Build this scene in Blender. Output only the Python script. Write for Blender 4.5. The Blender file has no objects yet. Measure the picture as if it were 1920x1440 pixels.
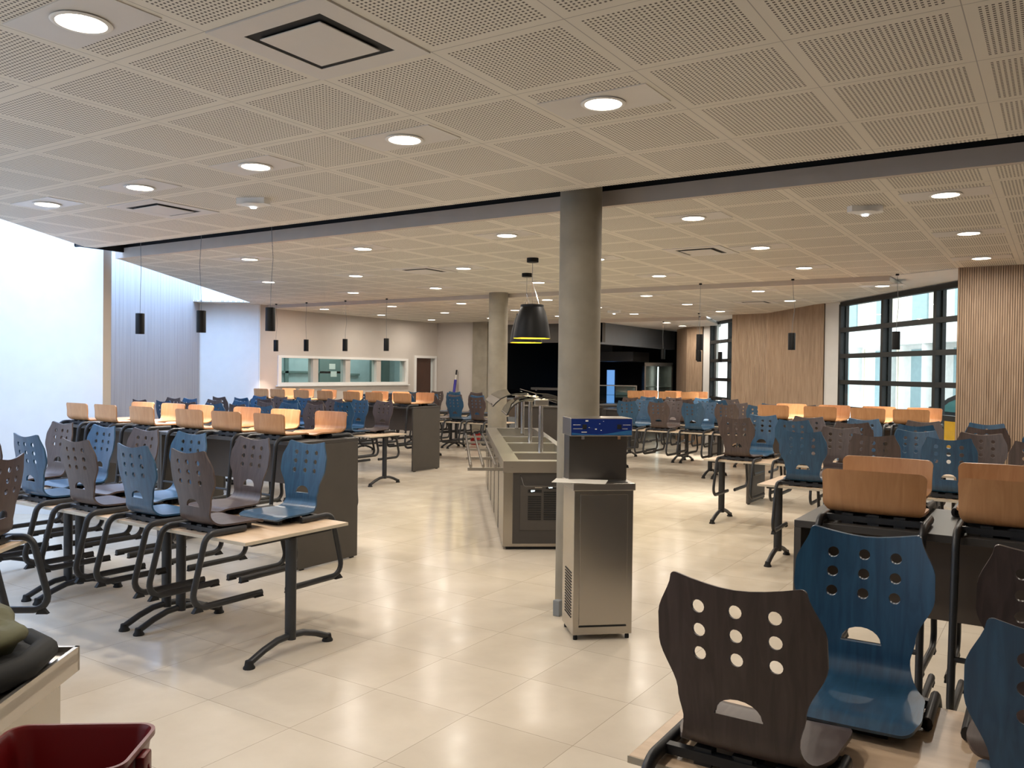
import bpy, bmesh, math, random
from mathutils import Vector, Matrix
from mathutils.geometry import delaunay_2d_cdt
random.seed(7)
PI = math.pi
C = bpy.context.scene.collection

# ------------------------------------------------------------------ materials
def nt(name):
    m = bpy.data.materials.new(name); m.use_nodes = True
    t = m.node_tree; return m, t, t.nodes['Principled BSDF']
def node(t, typ, **kw):
    n = t.nodes.new(typ)
    for k, v in kw.items():
        if k in n.inputs: n.inputs[k].default_value = v
        else: setattr(n, k, v)
    return n
def rgb(r, g, b):
    f = lambda c: ((c/255+.055)/1.055)**2.4 if c > 10 else c/255/12.92
    return (f(r), f(g), f(b), 1)
def plain(name, col, rough=.5, metal=0., noise=.06, scale=6., spec=.5, bump=0.):
    m, t, b = nt(name)
    tc = node(t, 'ShaderNodeTexCoord')
    n = node(t, 'ShaderNodeTexNoise', Scale=scale, Detail=4.0)
    t.links.new(tc.outputs['Object'], n.inputs['Vector'])
    r = node(t, 'ShaderNodeValToRGB')
    r.color_ramp.elements[0].position = .3; r.color_ramp.elements[1].position = .7
    r.color_ramp.elements[0].color = tuple(c*(1-noise) for c in col[:3])+(1,)
    r.color_ramp.elements[1].color = tuple(min(1, c*(1+noise)) for c in col[:3])+(1,)
    t.links.new(n.outputs['Fac'], r.inputs['Fac']); t.links.new(r.outputs['Color'], b.inputs['Base Color'])
    b.inputs['Roughness'].default_value = rough; b.inputs['Metallic'].default_value = metal
    b.inputs['Specular IOR Level'].default_value = spec
    if bump:
        bp = node(t, 'ShaderNodeBump', Strength=bump, Distance=.01)
        t.links.new(n.outputs['Fac'], bp.inputs['Height']); t.links.new(bp.outputs['Normal'], b.inputs['Normal'])
    return m
def emit(name, col, s):
    m, t, b = nt(name)
    b.inputs['Base Color'].default_value = col
    b.inputs['Emission Color'].default_value = col; b.inputs['Emission Strength'].default_value = s
    n = node(t, 'ShaderNodeTexNoise', Scale=2.0)
    mx = node(t, 'ShaderNodeMath', operation='MULTIPLY_ADD'); mx.inputs[1].default_value = .02; mx.inputs[2].default_value = .4
    t.links.new(n.outputs['Fac'], mx.inputs[0]); t.links.new(mx.outputs[0], b.inputs['Roughness'])
    return m
def wood(name, ca, cb, rough=.35, stretch=(14, 1.2, 1.2), scale=3., coat=.0, bumpy=0.):
    m, t, b = nt(name)
    tc = node(t, 'ShaderNodeTexCoord'); mp = node(t, 'ShaderNodeMapping'); mp.inputs['Scale'].default_value = stretch
    oi = node(t, 'ShaderNodeObjectInfo')
    ad = node(t, 'ShaderNodeVectorMath', operation='ADD')
    t.links.new(tc.outputs['Object'], ad.inputs[0]); t.links.new(oi.outputs['Random'], ad.inputs[1])
    t.links.new(ad.outputs[0], mp.inputs['Vector'])
    n = node(t, 'ShaderNodeTexNoise', Scale=scale, Detail=6.0, Distortion=1.2)
    t.links.new(mp.outputs[0], n.inputs['Vector'])
    r = node(t, 'ShaderNodeValToRGB'); r.color_ramp.elements[0].position = .3; r.color_ramp.elements[1].position = .72
    r.color_ramp.elements[0].color = ca; r.color_ramp.elements[1].color = cb
    t.links.new(n.outputs['Fac'], r.inputs['Fac']); t.links.new(r.outputs['Color'], b.inputs['Base Color'])
    b.inputs['Roughness'].default_value = rough; b.inputs['Coat Weight'].default_value = coat
    b.inputs['Coat Roughness'].default_value = .25
    return m
def mth(t, op, a, b_=None, c=None):
    n = node(t, 'ShaderNodeMath', operation=op)
    for i, v in enumerate((a, b_, c)):
        if v is None: continue
        if isinstance(v, (int, float)): n.inputs[i].default_value = v
        else: t.links.new(v, n.inputs[i])
    return n.outputs[0]
def ceiling_mat(ox, oy, T=.6, N=30):
    m, t, b = nt('perforated_ceiling_tiles')
    tc = node(t, 'ShaderNodeTexCoord'); sp = node(t, 'ShaderNodeSeparateXYZ'); t.links.new(tc.outputs['Object'], sp.inputs[0])
    fx = mth(t, 'FRACT', mth(t, 'DIVIDE', mth(t, 'SUBTRACT', sp.outputs[0], ox-60*T), T))
    fy = mth(t, 'FRACT', mth(t, 'DIVIDE', mth(t, 'SUBTRACT', sp.outputs[1], oy-60*T), T))
    ex = mth(t, 'ABSOLUTE', mth(t, 'SUBTRACT', fx, .5)); ey = mth(t, 'ABSOLUTE', mth(t, 'SUBTRACT', fy, .5))
    inx = mth(t, 'LESS_THAN', ex, .5-2.0/N); iny = mth(t, 'LESS_THAN', ey, .5-2.0/N)
    gx = mth(t, 'SUBTRACT', mth(t, 'FRACT', mth(t, 'MULTIPLY', fx, N)), .5)
    gy = mth(t, 'SUBTRACT', mth(t, 'FRACT', mth(t, 'MULTIPLY', fy, N)), .5)
    d = mth(t, 'MAXIMUM', mth(t, 'ABSOLUTE', gx), mth(t, 'ABSOLUTE', gy))
    dot = mth(t, 'MULTIPLY', mth(t, 'MULTIPLY', mth(t, 'LESS_THAN', d, .24), inx), iny)
    joint = mth(t, 'MAXIMUM', mth(t, 'GREATER_THAN', ex, .4965), mth(t, 'GREATER_THAN', ey, .4965))
    n = node(t, 'ShaderNodeTexNoise', Scale=1.3, Detail=2.0); t.links.new(tc.outputs['Object'], n.inputs['Vector'])
    r = node(t, 'ShaderNodeValToRGB'); r.color_ramp.elements[0].color = rgb(218, 212, 199); r.color_ramp.elements[1].color = rgb(230, 224, 212)
    t.links.new(n.outputs['Fac'], r.inputs['Fac'])
    m1 = node(t, 'ShaderNodeMix', data_type='RGBA'); m1.inputs['B'].default_value = rgb(172, 166, 158)
    t.links.new(joint, m1.inputs['Factor']); t.links.new(r.outputs['Color'], m1.inputs['A'])
    m2 = node(t, 'ShaderNodeMix', data_type='RGBA'); m2.inputs['B'].default_value = rgb(78, 70, 60)
    t.links.new(dot, m2.inputs['Factor']); t.links.new(m1.outputs['Result'], m2.inputs['A'])
    t.links.new(m2.outputs['Result'], b.inputs['Base Color'])
    b.inputs['Roughness'].default_value = .62
    return m
def floor_mat(ox, oy, T=.6):
    m, t, b = nt('polished_stone_floor_tiles')
    tc = node(t, 'ShaderNodeTexCoord'); sp = node(t, 'ShaderNodeSeparateXYZ'); t.links.new(tc.outputs['Object'], sp.inputs[0])
    ux = mth(t, 'DIVIDE', mth(t, 'SUBTRACT', sp.outputs[0], ox-60*T), T); uy = mth(t, 'DIVIDE', mth(t, 'SUBTRACT', sp.outputs[1], oy-60*T), T)
    ex = mth(t, 'ABSOLUTE', mth(t, 'SUBTRACT', mth(t, 'FRACT', ux), .5)); ey = mth(t, 'ABSOLUTE', mth(t, 'SUBTRACT', mth(t, 'FRACT', uy), .5))
    joint = mth(t, 'MAXIMUM', mth(t, 'GREATER_THAN', ex, .4972), mth(t, 'GREATER_THAN', ey, .4972))
    cb = node(t, 'ShaderNodeCombineXYZ'); t.links.new(mth(t, 'FLOOR', ux), cb.inputs[0]); t.links.new(mth(t, 'FLOOR', uy), cb.inputs[1])
    wn = node(t, 'ShaderNodeTexWhiteNoise'); t.links.new(cb.outputs[0], wn.inputs['Vector'])
    va = node(t, 'ShaderNodeVectorMath', operation='MULTIPLY_ADD'); va.inputs[1].default_value = (7, 7, 7)
    t.links.new(wn.outputs['Color'], va.inputs[0]); t.links.new(tc.outputs['Object'], va.inputs[2])
    n = node(t, 'ShaderNodeTexNoise', Scale=2.2, Detail=5.0, Roughness=.55); t.links.new(va.outputs[0], n.inputs['Vector'])
    f = mth(t, 'ADD', mth(t, 'MULTIPLY', n.outputs['Fac'], .92), mth(t, 'MULTIPLY', wn.outputs['Value'], .08))
    r = node(t, 'ShaderNodeValToRGB'); r.color_ramp.elements[0].position = .3; r.color_ramp.elements[1].position = .75
    r.color_ramp.elements[0].color = rgb(196, 184, 166); r.color_ramp.elements[1].color = rgb(214, 203, 186)
    t.links.new(f, r.inputs['Fac'])
    m1 = node(t, 'ShaderNodeMix', data_type='RGBA'); m1.inputs['B'].default_value = rgb(160, 147, 130)
    t.links.new(joint, m1.inputs['Factor']); t.links.new(r.outputs['Color'], m1.inputs['A'])
    t.links.new(m1.outputs['Result'], b.inputs['Base Color'])
    n2 = node(t, 'ShaderNodeTexNoise', Scale=5.0, Detail=3.0); t.links.new(tc.outputs['Object'], n2.inputs['Vector'])
    t.links.new(mth(t, 'MULTIPLY_ADD', n2.outputs['Fac'], .20, .10), b.inputs['Roughness'])
    b.inputs['Specular IOR Level'].default_value = .09
    return m
def glass(name, tint=(.93, .97, .96, 1), mixf=.1):
    m, t, b = nt(name)
    out = t.nodes['Material Output']
    tr = node(t, 'ShaderNodeBsdfTransparent'); tr.inputs['Color'].default_value = tint
    gl = node(t, 'ShaderNodeBsdfGlossy'); gl.inputs['Roughness'].default_value = .02
    fr = node(t, 'ShaderNodeLayerWeight', Blend=.5)
    mx = node(t, 'ShaderNodeMixShader')
    t.links.new(mth(t, 'MULTIPLY_ADD', mth(t, 'POWER', fr.outputs['Facing'], 5.), mixf*3, mixf*.3), mx.inputs[0])
    t.links.new(tr.outputs[0], mx.inputs[1]); t.links.new(gl.outputs[0], mx.inputs[2]); t.links.new(mx.outputs[0], out.inputs['Surface'])
    return m
def steel(name, col, rough=.3, stretch=(1, 1, 60)):
    m, t, b = nt(name)
    tc = node(t, 'ShaderNodeTexCoord'); mp = node(t, 'ShaderNodeMapping'); mp.inputs['Scale'].default_value = stretch
    t.links.new(tc.outputs['Object'], mp.inputs['Vector'])
    n = node(t, 'ShaderNodeTexNoise', Scale=8.0, Detail=4.0); t.links.new(mp.outputs[0], n.inputs['Vector'])
    t.links.new(mth(t, 'MULTIPLY_ADD', n.outputs['Fac'], .05, rough-.02), b.inputs['Roughness'])
    b.inputs['Base Color'].default_value = col; b.inputs['Metallic'].default_value = 1
    return m

M = dict(
    ceil1=ceiling_mat(-1.509, 3.226), ceil2=ceiling_mat(-.40, 6.15), ceil3=ceiling_mat(-1.65, 11.45),
    floor=floor_mat(-3.042, 2.774),
    plaster=plain('white_plaster', rgb(224, 222, 218), .8, noise=.02),
    white=plain('white_paint', rgb(232, 230, 226), .55, noise=.02),
    beige=plain('beige_wall_paint', rgb(196, 188, 180), .85, noise=.03, scale=2),
    greywall=plain('grey_beige_paint', rgb(84, 78, 72), .85, noise=.04),
    fascia=plain('taupe_fascia_paint', rgb(196, 186, 176), .8, noise=.03),
    black=plain('matt_black', rgb(14, 14, 15), .7, noise=.1),
    dark=plain('anthracite_laminate', rgb(64, 60, 57), .42, noise=.06),
    darkpanel=plain('anthracite_panel', rgb(72, 67, 62), .55, noise=.05),
    brownpanel=plain('brown_grey_panel', rgb(92, 80, 70), .55, noise=.05),
    powder=plain('charcoal_powder_coat', rgb(38, 39, 42), .42, noise=.1, scale=30),
    rubber=plain('black_rubber', rgb(18, 18, 19), .7),
    concrete=plain('cast_concrete', rgb(144, 136, 121), .8, noise=.14, scale=5, bump=.08),
    slat=wood('oak_slats', rgb(158, 132, 108), rgb(190, 164, 138), .6, (6, 6, .5), 4.),
    slatback=plain('dark_slat_backing', rgb(74, 60, 48), .8),
    palewood=wood('whitewashed_wood_panel', rgb(150, 142, 138), rgb(176, 168, 163), .6, (30, 30, .3), 2.),
    blue=wood('blue_stained_plywood', rgb(28, 62, 90), rgb(44, 86, 116), .34, (9, 1.2, 1.2), 4., .3),
    brown=wood('grey_brown_stained_plywood', rgb(66, 54, 51), rgb(86, 72, 68), .4, (9, 1.2, 1.2), 4., .12),
    beech=wood('beech_plywood', rgb(178, 126, 82), rgb(198, 148, 102), .38, (9, 1.2, 1.2), 3., .12),
    laminate=wood('pale_maple_laminate', rgb(206, 178, 148), rgb(222, 196, 168), .35, (1.2, 8, 8), 2.5),
    edge=plain('pale_table_edge', rgb(196, 184, 164), .5),
    steel=steel('brushed_steel', (.50, .47, .43, 1), .28),
    steelv=steel('brushed_steel_sheet', (.44, .41, .37, 1), .24, (60, 60, 1)),
    chrome=plain('chrome', (.75, .73, .70, 1), .15, 1., noise=.02),
    darksteel=steel('dark_steel', (.16, .15, .14, 1), .4),
    lampblack=plain('black_lamp_metal', rgb(9, 9, 10), .5, noise=.1, spec=.25),
    yellow=plain('yellow_lamp_lining', rgb(240, 205, 30), .5),
    lampglow=emit('downlight_diffuser', (1, .86, .70, 1), 9.),
    pendglow=emit('pendant_lamp_glow', (1, .80, .55, 1), 3.),
    yglow=emit('yellow_bulb_glow', (1, .85, .25, 1), 2.),
    led=emit('emergency_lamp_glow', (.8, .9, 1, 1), 6.),
    digit=emit('display_digits', (.75, .95, 1, 1), 3.),
    doorlight=emit('lit_doorway', (.2, .45, .95, 1), .45),
    tube=emit('cabinet_tube_light', (.95, 1, .95, 1), 1.6),
    grey=plain('grey_cabinet', rgb(128, 132, 136), .5),
    bluegrey=plain('blue_grey_fascia', rgb(112, 116, 122), .6, noise=.03),
    bluepanel=plain('blue_printed_panel', rgb(12, 40, 110), .3, noise=.08),
    lightblue=plain('light_blue_print', rgb(70, 140, 200), .3),
    paper=plain('white_sheet', rgb(232, 226, 214), .5, noise=.01),
    red=plain('red_plastic', rgb(98, 8, 12), .32, noise=.05),
    redbright=plain('red_bucket_plastic', rgb(170, 22, 24), .4),
    olive=plain('olive_nylon', rgb(80, 79, 52), .75, noise=.15, scale=12),
    lining=plain('black_nylon_lining', rgb(7, 8, 8), .8, noise=.2, scale=14),
    frame=plain('black_window_frame', rgb(30, 33, 34), .5),
    glass=glass('window_glass'), guard=glass('sneeze_guard_glass', (.80, .82, .79, 1), .5),
    tealglass=glass('interior_window_glass', (.84, .91, .91, 1), .12),
    door=plain('brown_door', rgb(74, 50, 40), .5, noise=.1, scale=3),
    aqua=plain('pale_aqua_wall', rgb(178, 194, 194), .8), aquadark=plain('grey_green_panel', rgb(110, 128, 122), .7),
    cream=plain('cream_facade', rgb(236, 228, 206), .85), facwhite=plain('white_facade_render', rgb(240, 240, 238), .85),
    facglass=plain('facade_glass', rgb(150, 176, 182), .15), asphalt=plain('pavement', rgb(150, 150, 148), .9),
    caryellow=plain('yellow_car_paint', rgb(240, 170, 20), .25), carblack=plain('black_car_trim', rgb(16, 18, 20), .3),
    carglass=plain('car_window', rgb(120, 180, 178), .1),
    mopblue=plain('blue_violet_fabric', rgb(64, 58, 150), .7), duct=plain('diffuser_white_metal', rgb(214, 209, 203), .4, noise=.02),
)

# ------------------------------------------------------------------ mesh helpers
def obj(name, bm, mat, parent=None, smooth=None, loc=None):
    me = bpy.data.meshes.new(name)
    if smooth is not None:
        ang = math.radians(smooth)
        bm.normal_update()
        for f in bm.faces: f.smooth = True
        for e in bm.edges:
            if len(e.link_faces) == 2:
                e.smooth = e.calc_face_angle(0) < ang
    bm.to_mesh(me); bm.free()
    mats = mat if isinstance(mat, (list, tuple)) else [mat]
    for m in mats: me.materials.append(m)
    o = bpy.data.objects.new(name, me); C.objects.link(o)
    if parent is not None: o.parent = parent
    if loc is not None: o.location = loc
    return o
def tag(o, label, cat, group=None, kind=None):
    o['label'] = label; o['category'] = cat
    if group: o['group'] = group
    if kind: o['kind'] = kind
    return o
def struct(o):
    o['kind'] = 'structure'; return o
def thing(name, label, cat, loc=(0, 0, 0), rz=0., group=None):
    o = bpy.data.objects.new(name, None); C.objects.link(o)
    o.empty_display_size = .1; o.location = loc; o.rotation_euler = (0, 0, rz)
    return tag(o, label, cat, group)
def B(): return bmesh.new()
def box(bm, x0, x1, y0, y1, z0, z1, bev=0., mtx=None):
    t = B() if (bev or mtx is not None) else bm
    vs = [t.verts.new((x, y, z)) for z in (z0, z1) for y in (y0, y1) for x in (x0, x1)]
    for f in ((0, 2, 3, 1), (4, 5, 7, 6), (0, 1, 5, 4), (1, 3, 7, 5), (3, 2, 6, 7), (2, 0, 4, 6)): t.faces.new([vs[i] for i in f])
    if t is not bm:
        if bev: bmesh.ops.bevel(t, geom=list(t.edges), offset=bev, segments=2, profile=.5, affect='EDGES')
        if mtx is not None: t.transform(mtx)
        join(bm, t)
    return bm
def join(bm, t):
    me = bpy.data.meshes.new('tmp'); t.to_mesh(me); t.free(); bm.from_mesh(me); bpy.data.meshes.remove(me)
def prism(bm, pts, z0, z1):
    a = [bm.verts.new((x, y, z0)) for x, y in pts]; b = [bm.verts.new((x, y, z1)) for x, y in pts]
    n = len(pts)
    area = sum(pts[i][0]*pts[(i+1) % n][1]-pts[(i+1) % n][0]*pts[i][1] for i in range(n))
    if area < 0: a.reverse(); b.reverse()
    bm.faces.new(list(reversed(a))); bm.faces.new(b)
    for i in range(n): bm.faces.new((a[i], a[(i+1) % n], b[(i+1) % n], b[i]))
    if n > 4: bmesh.ops.triangulate(bm, faces=[f for f in bm.faces if len(f.verts) > 4])
    return bm
def lathe(bm, prof, n=24, cx=0, cy=0):
    rings = []
    for r, z in prof:
        if r < 1e-6: rings.append([bm.verts.new((cx, cy, z))])
        else: rings.append([bm.verts.new((cx+r*math.cos(2*PI*k/n), cy+r*math.sin(2*PI*k/n), z)) for k in range(n)])
    for a, b in zip(rings, rings[1:]):
        for k in range(n):
            k2 = (k+1) % n
            if len(a) == 1 and len(b) == 1: continue
            if len(a) == 1: bm.faces.new((a[0], b[k2], b[k]))
            elif len(b) == 1: bm.faces.new((a[k], a[k2], b[0]))
            else: bm.faces.new((a[k], a[k2], b[k2], b[k]))
    return bm
def fillet(pts, rad, seg=5):
    pts = [Vector(p) for p in pts]; out = [pts[0]]
    for i in range(1, len(pts)-1):
        r = rad[i-1] if isinstance(rad, (list, tuple)) else rad
        a, p, b = pts[i-1], pts[i], pts[i+1]
        u = (a-p).normalized(); v = (b-p).normalized()
        th = u.angle(v); d = min(r/math.tan(th/2), (a-p).length*.49, (b-p).length*.49); rr = d*math.tan(th/2)
        c = p+(u+v).normalized()*(rr/math.sin(th/2))
        s = p+u*d-c; e = p+v*d-c
        for k in range(seg+1): out.append(c+s.normalized().slerp(e.normalized(), k/seg)*rr)
    out.append(pts[-1]); return out
def tube(bm, pts, r, n=8, r2=None):
    pts = [Vector(p) for p in pts]; r2 = r2 or r
    tg = [(pts[min(i+1, len(pts)-1)]-pts[max(i-1, 0)]).normalized() for i in range(len(pts))]
    up = Vector((0, 0, 1)) if abs(tg[0].z) < .9 else Vector((1, 0, 0))
    nx = tg[0].cross(up).normalized(); rings = []
    for i, p in enumerate(pts):
        nx = (nx-tg[i]*nx.dot(tg[i])).normalized(); ny = tg[i].cross(nx)
        rings.append([bm.verts.new(p+nx*r*math.cos(2*PI*k/n)+ny*r2*math.sin(2*PI*k/n)) for k in range(n)])
    for a, b in zip(rings, rings[1:]):
        for k in range(n): bm.faces.new((a[k], a[(k+1) % n], b[(k+1) % n], b[k]))
    bm.faces.new(list(reversed(rings[0]))); bm.faces.new(rings[-1])
    return bm
def cyl(bm, p, q, r, n=16): return tube(bm, [p, q], r, n)
def copy_tree(o, parent=None):
    c = o.copy(); C.objects.link(c)
    if parent is not None: c.parent = parent
    for ch in list(kids.get(o.name, ())): copy_tree(ch, c)
    return c
kids = {}
def index_kids():
    kids.clear()
    for o in C.objects:
        if o.parent: kids.setdefault(o.parent.name, []).append(o)
def frame2(o, d):   # matrix with local x along d (2-D), origin o
    d = Vector((d[0], d[1], 0)).normalized()
    n = Vector((-d.y, d.x, 0))
    m = Matrix(((d.x, n.x, 0, o[0]), (d.y, n.y, 0, o[1]), (0, 0, 1, o[2] if len(o) > 2 else 0), (0, 0, 0, 1)))
    return m
ORD = ['first', 'second', 'third', 'fourth', 'fifth', 'sixth', 'seventh', 'eighth', 'ninth', 'tenth']

# building frame: W runs along the long walls (away from the camera), N points right across the room
W = Vector((-.6, .8, 0)); N = Vector((.8, .6, 0))
def cw(c, t): return (c*N.x+t*W.x, c*N.y+t*W.y)
Z1, Z2, Z3, Z4 = 2.96, 2.95, 2.89, 2.82

# ------------------------------------------------------------------ camera
cam_d = bpy.data.cameras.new('camera'); cam = bpy.data.objects.new('camera', cam_d); C.objects.link(cam)
bpy.context.scene.camera = cam
yaw, pitch, roll = (math.radians(v) for v in (33.074, -.867, .711))
r_ = Vector((math.cos(yaw), math.sin(yaw), 0)); fw = Vector((-math.sin(yaw), math.cos(yaw), 0)); up = Vector((0, 0, 1))
f2 = fw*math.cos(pitch)+up*math.sin(pitch); u2 = up*math.cos(pitch)-fw*math.sin(pitch)
r3 = r_*math.cos(roll)+u2*math.sin(roll); u3 = u2*math.cos(roll)-r_*math.sin(roll)
cam.matrix_world = Matrix(((r3.x, u3.x, -f2.x, 0), (r3.y, u3.y, -f2.y, 0), (r3.z, u3.z, -f2.z, 1.706), (0, 0, 0, 1)))
cam_d.sensor_width = 36; cam_d.lens = 36*1584.4/1920; cam_d.clip_start = .05; cam_d.clip_end = 200

# ------------------------------------------------------------------ setting
bm = prism(B(), [(6, -5), (6, 8), (-.2, 11.9), cw(6.9, 13), cw(6.0, 24), (-8.2, 26), (-16, 26), (-16, 9), (-2, -5)], -.12, 0)
struct(obj('floor', bm, M['floor']))
# near ceiling, with the skylight strip left open along the left wall
bm = prism(B(), [(6, -5), (6, 5.12), (-8.62, 5.12), cw(-3.92, 9.20), cw(-3.92, -3.2)], Z1, Z1+.03)
struct(obj('ceiling_near', bm, M['ceil1']))
bm = prism(B(), [(6, 5.70), (6, 10.87), (1.6, 10.87), (-1.0, 10.87), (-1.83, 11.36), (-13.15, 11.36), cw(-5.0, 16.85), cw(-5.0, 16.36), cw(-3.92, 16.36), cw(-3.92, 10.15), (-9.2, 5.70)], Z2, Z2+.03)
struct(obj('ceiling_middle', bm, M['ceil2']))
bm = prism(B(), [(-1.83, 11.36), (-1.83, 12.45), (-4.83, 16.45), (-5.6, 16.65), (-6.2, 16.85), (-13.3, 16.85), (-13.3, 11.36)], Z3, Z3+.06)
struct(obj('ceiling_far', bm, M['ceil3']))
bm = prism(B(), [(-6.2, 16.87), (-6.7, 19.2), (-7.3, 20.6), (-8.3, 21.8), (-8.7, 21.8), (-8.7, 16.87)], Z4, Z4+.05)
struct(obj('ceiling_end', bm, M['plaster']))
# white plaster soffits along the window bays
bm = prism(B(), [(-.9, 10.9), (-.3, 11.4), cw(6.9, 9.2), cw(6.9, 15.2), (-3.1, 15.3), (-3.5, 15.3), (-4.83, 16.46), (-1.82, 12.45), (-1.82, 11.37)], Z2-.001, Z2+.03)
struct(obj('ceiling_soffit', bm, M['plaster']))
bm = prism(B(), [(-6.19, 16.66), (-5.58, 16.66), (-5.58, 17.2), cw(6.3, 17.6), cw(6.3, 20.4), (-6.7, 19.25), (-6.19, 16.87)], Z3-.001, Z3+.03)
struct(obj('ceiling_soffit_rear', bm, M['plaster']))
# fascias at the three changes of level
struct(obj('trim_1', box(B(), -9.12, 6, 5.64, 5.70, Z2-.012, 3.05), M['fascia']))
struct(obj('trim_2', box(B(), -13.15, -1.82, 11.34, 11.37, Z3-.005, Z2+.02), M['fascia']))
struct(obj('trim_3', box(B(), -11.8, -6.2, 16.85, 16.88, Z4-.005, Z3+.02), M['fascia']))
# dark service void above the open slot
bm = box(B(), -8.97, 6, 5.08, 5.10, Z1+.03, 3.32); box(bm, -8.97, 6, 5.08, 5.72, 3.30, 3.34); box(bm, -8.97, 6, 5.66, 5.69, 3.05, 3.30)
box(bm, -8.98, -8.95, 5.08, 5.66, 3.0, 3.32)
struct(obj('ceiling_void', bm, M['black']))
# roof slab
bm = prism(B(), [(6.3, -5.3), (6.3, 11), cw(7.2, 10), cw(7.0, 25), (-16.3, 26.3), (-16.3, 12.9), cw(-3.86, 18), cw(-3.86, -4)], 3.62, 3.8)
struct(obj('roof', bm, M['plaster']))
bm = B()
for a, b in ((-4, 9.2), (10.24, 16.36)):
    p = [cw(-3.92, a), cw(-3.92, b), cw(-3.88, b), cw(-3.88, a)]; prism(bm, p, Z1+.03, 3.62)
struct(obj('trim_4', bm, M['white']))
# left side: long wall set back under the skylight, with two fin walls
bm = prism(B(), [cw(-5.35, -4.2), cw(-5.35, 10.0), cw(-5.5, 10.0), cw(-5.5, -4.2)], 0, 3.8); struct(obj('wall_left', bm, M['plaster']))
bm = prism(B(), [cw(-5.0, 10.23), cw(-5.0, 17.0), cw(-5.15, 17.0), cw(-5.15, 10.23)], 0, 3.8); struct(obj('wall_left_rear', bm, M['plaster']))
bm = B()
for k in range(60):
    t0 = 10.24+k*.145
    if t0+.14 > 16.86: break
    prism(bm, [cw(-5.0, t0), cw(-5.0, t0+.141), cw(-4.97, t0+.141), cw(-4.97, t0)], 0.0, 3.6)
struct(obj('wall_panelling_left', bm, M['palewood']))
P0 = 10.2
bm = prism(B(), [cw(-5.5, P0-.2), cw(-4.05, P0-.2), cw(-4.05, P0+.03), cw(-5.5, P0+.03)], 0, 3.62)
fin = obj('wall_fin', bm, [M['plaster'], M['beige']]); struct(fin)
for p in fin.data.polygons:
    if p.normal.dot(N) > .9: p.material_index = 1
bm = prism(B(), [cw(-5.15, 16.86), cw(-3.84, 16.86), cw(-3.84, 17.1), cw(-5.15, 17.1)], 0, 3.62); struct(obj('wall_fin_rear', bm, M['plaster']))
# back wall at X=-13.2 with a strip window (four panes) and a door
XB = -13.2
bm = B()
def wy(y0, y1, z0, z1): box(bm, XB-.15, XB, y0, y1, z0, z1)
wy(11.17, 11.74, 0, 3.0); wy(11.74, 15.55, 0, 1.42); wy(11.74, 15.55, 1.92, 3.0); wy(15.55, 15.97, 0, 3.0); wy(15.97, 16.70, 2.0, 3.0); wy(16.70, 16.95, 0, 3.0)
for y in (12.60, 13.56, 14.56): wy(y, y+.15, 1.42, 1.92)
struct(obj('wall_back', bm, M['beige']))
bm = B()
box(bm, XB, XB+.03, 11.64, 15.65, 1.366, 1.42); box(bm, XB, XB+.03, 11.64, 15.65, 1.92, 1.97); box(bm, XB, XB+.03, 11.64, 11.72, 1.42, 1.92); box(bm, XB, XB+.03, 15.57, 15.65, 1.42, 1.92)
box(bm, XB, XB+.06, 11.60, 15.69, 1.34, 1.365)
win = struct(obj('window_1', bm, M['white']))
for y0, y1 in ((11.74, 12.60), (12.75, 13.56), (13.71, 14.56), (14.71, 15.55)):
    obj('pane', box(B(), XB-.08, XB-.07, y0, y1, 1.42, 1.92), M['tealglass'], win)
# office behind the strip window
bm = B(); box(bm, XB-1.5, XB-1.45, 11.6, 16.9, 0, 2.9); box(bm, XB-1.45, XB-.15, 16.85, 16.9, 0, 2.9); box(bm, XB-1.45, XB-.15, 11.6, 11.65, 0, 2.9); box(bm, XB-1.5, XB-.15, 11.6, 16.9, 2.88, 2.93)
struct(obj('wall_office', bm, M['aqua']))
bm = B(); box(bm, XB-1.44, XB-1.40, 11.7, 14.9, 1.60, 1.65); box(bm, XB-1.44, XB-1.40, 13.1, 13.2, 1.2, 2.2); box(bm, XB-1.44, XB-1.40, 14.15, 14.9, 1.0, 2.3); box(bm, XB-1.44, XB-1.40, 15.9, 16.6, 1.0, 2.3); box(bm, XB-1.44, XB-1.40, 14.9, 15.5, 1.55, 1.60)
struct(obj('trim_office_joinery', bm, M['aquadark']))
for i, (y, z, s, lab) in enumerate(((14.45, 1.70, 'upper', 'white notice sheet pinned behind the strip window, upper of two'), (14.5, 1.52, 'lower', 'white notice sheet pinned behind the strip window, lower of two'))):
    tag(obj('notice_sheet', box(B(), XB-1.40, XB-1.397, y, y+.2, z, z+.13), M['paper']), lab, 'paper', 'notices behind the strip window')
bm = B(); box(bm, XB, XB+.025, 15.90, 15.97, 0, 2.0); box(bm, XB, XB+.025, 16.70, 16.76, 0, 2.0); box(bm, XB, XB+.025, 15.90, 16.76, 2.0, 2.06)
dr = struct(obj('door_1', bm, M['white']))
obj('leaf', box(B(), XB-.10, XB-.06, 15.97, 16.62, 0, 2.0), M['door'], dr)
bm = tube(B(), [(XB-.06, 16.05, 1.02), (XB-.02, 16.05, 1.02), (XB-.02, 16.17, 1.02)], .01); obj('handle', bm, M['chrome'], dr)
# rear wall piece and the pilaster beside the kitchen opening
struct(obj('wall_rear', box(B(), XB-.15, -12.05, 16.80, 16.95, 0, 3.0), M['beige']))
struct(obj('pillar_rear', box(B(), -12.05, -11.62, 16.72, 17.0, 0, 2.95), M['concrete']))
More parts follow.
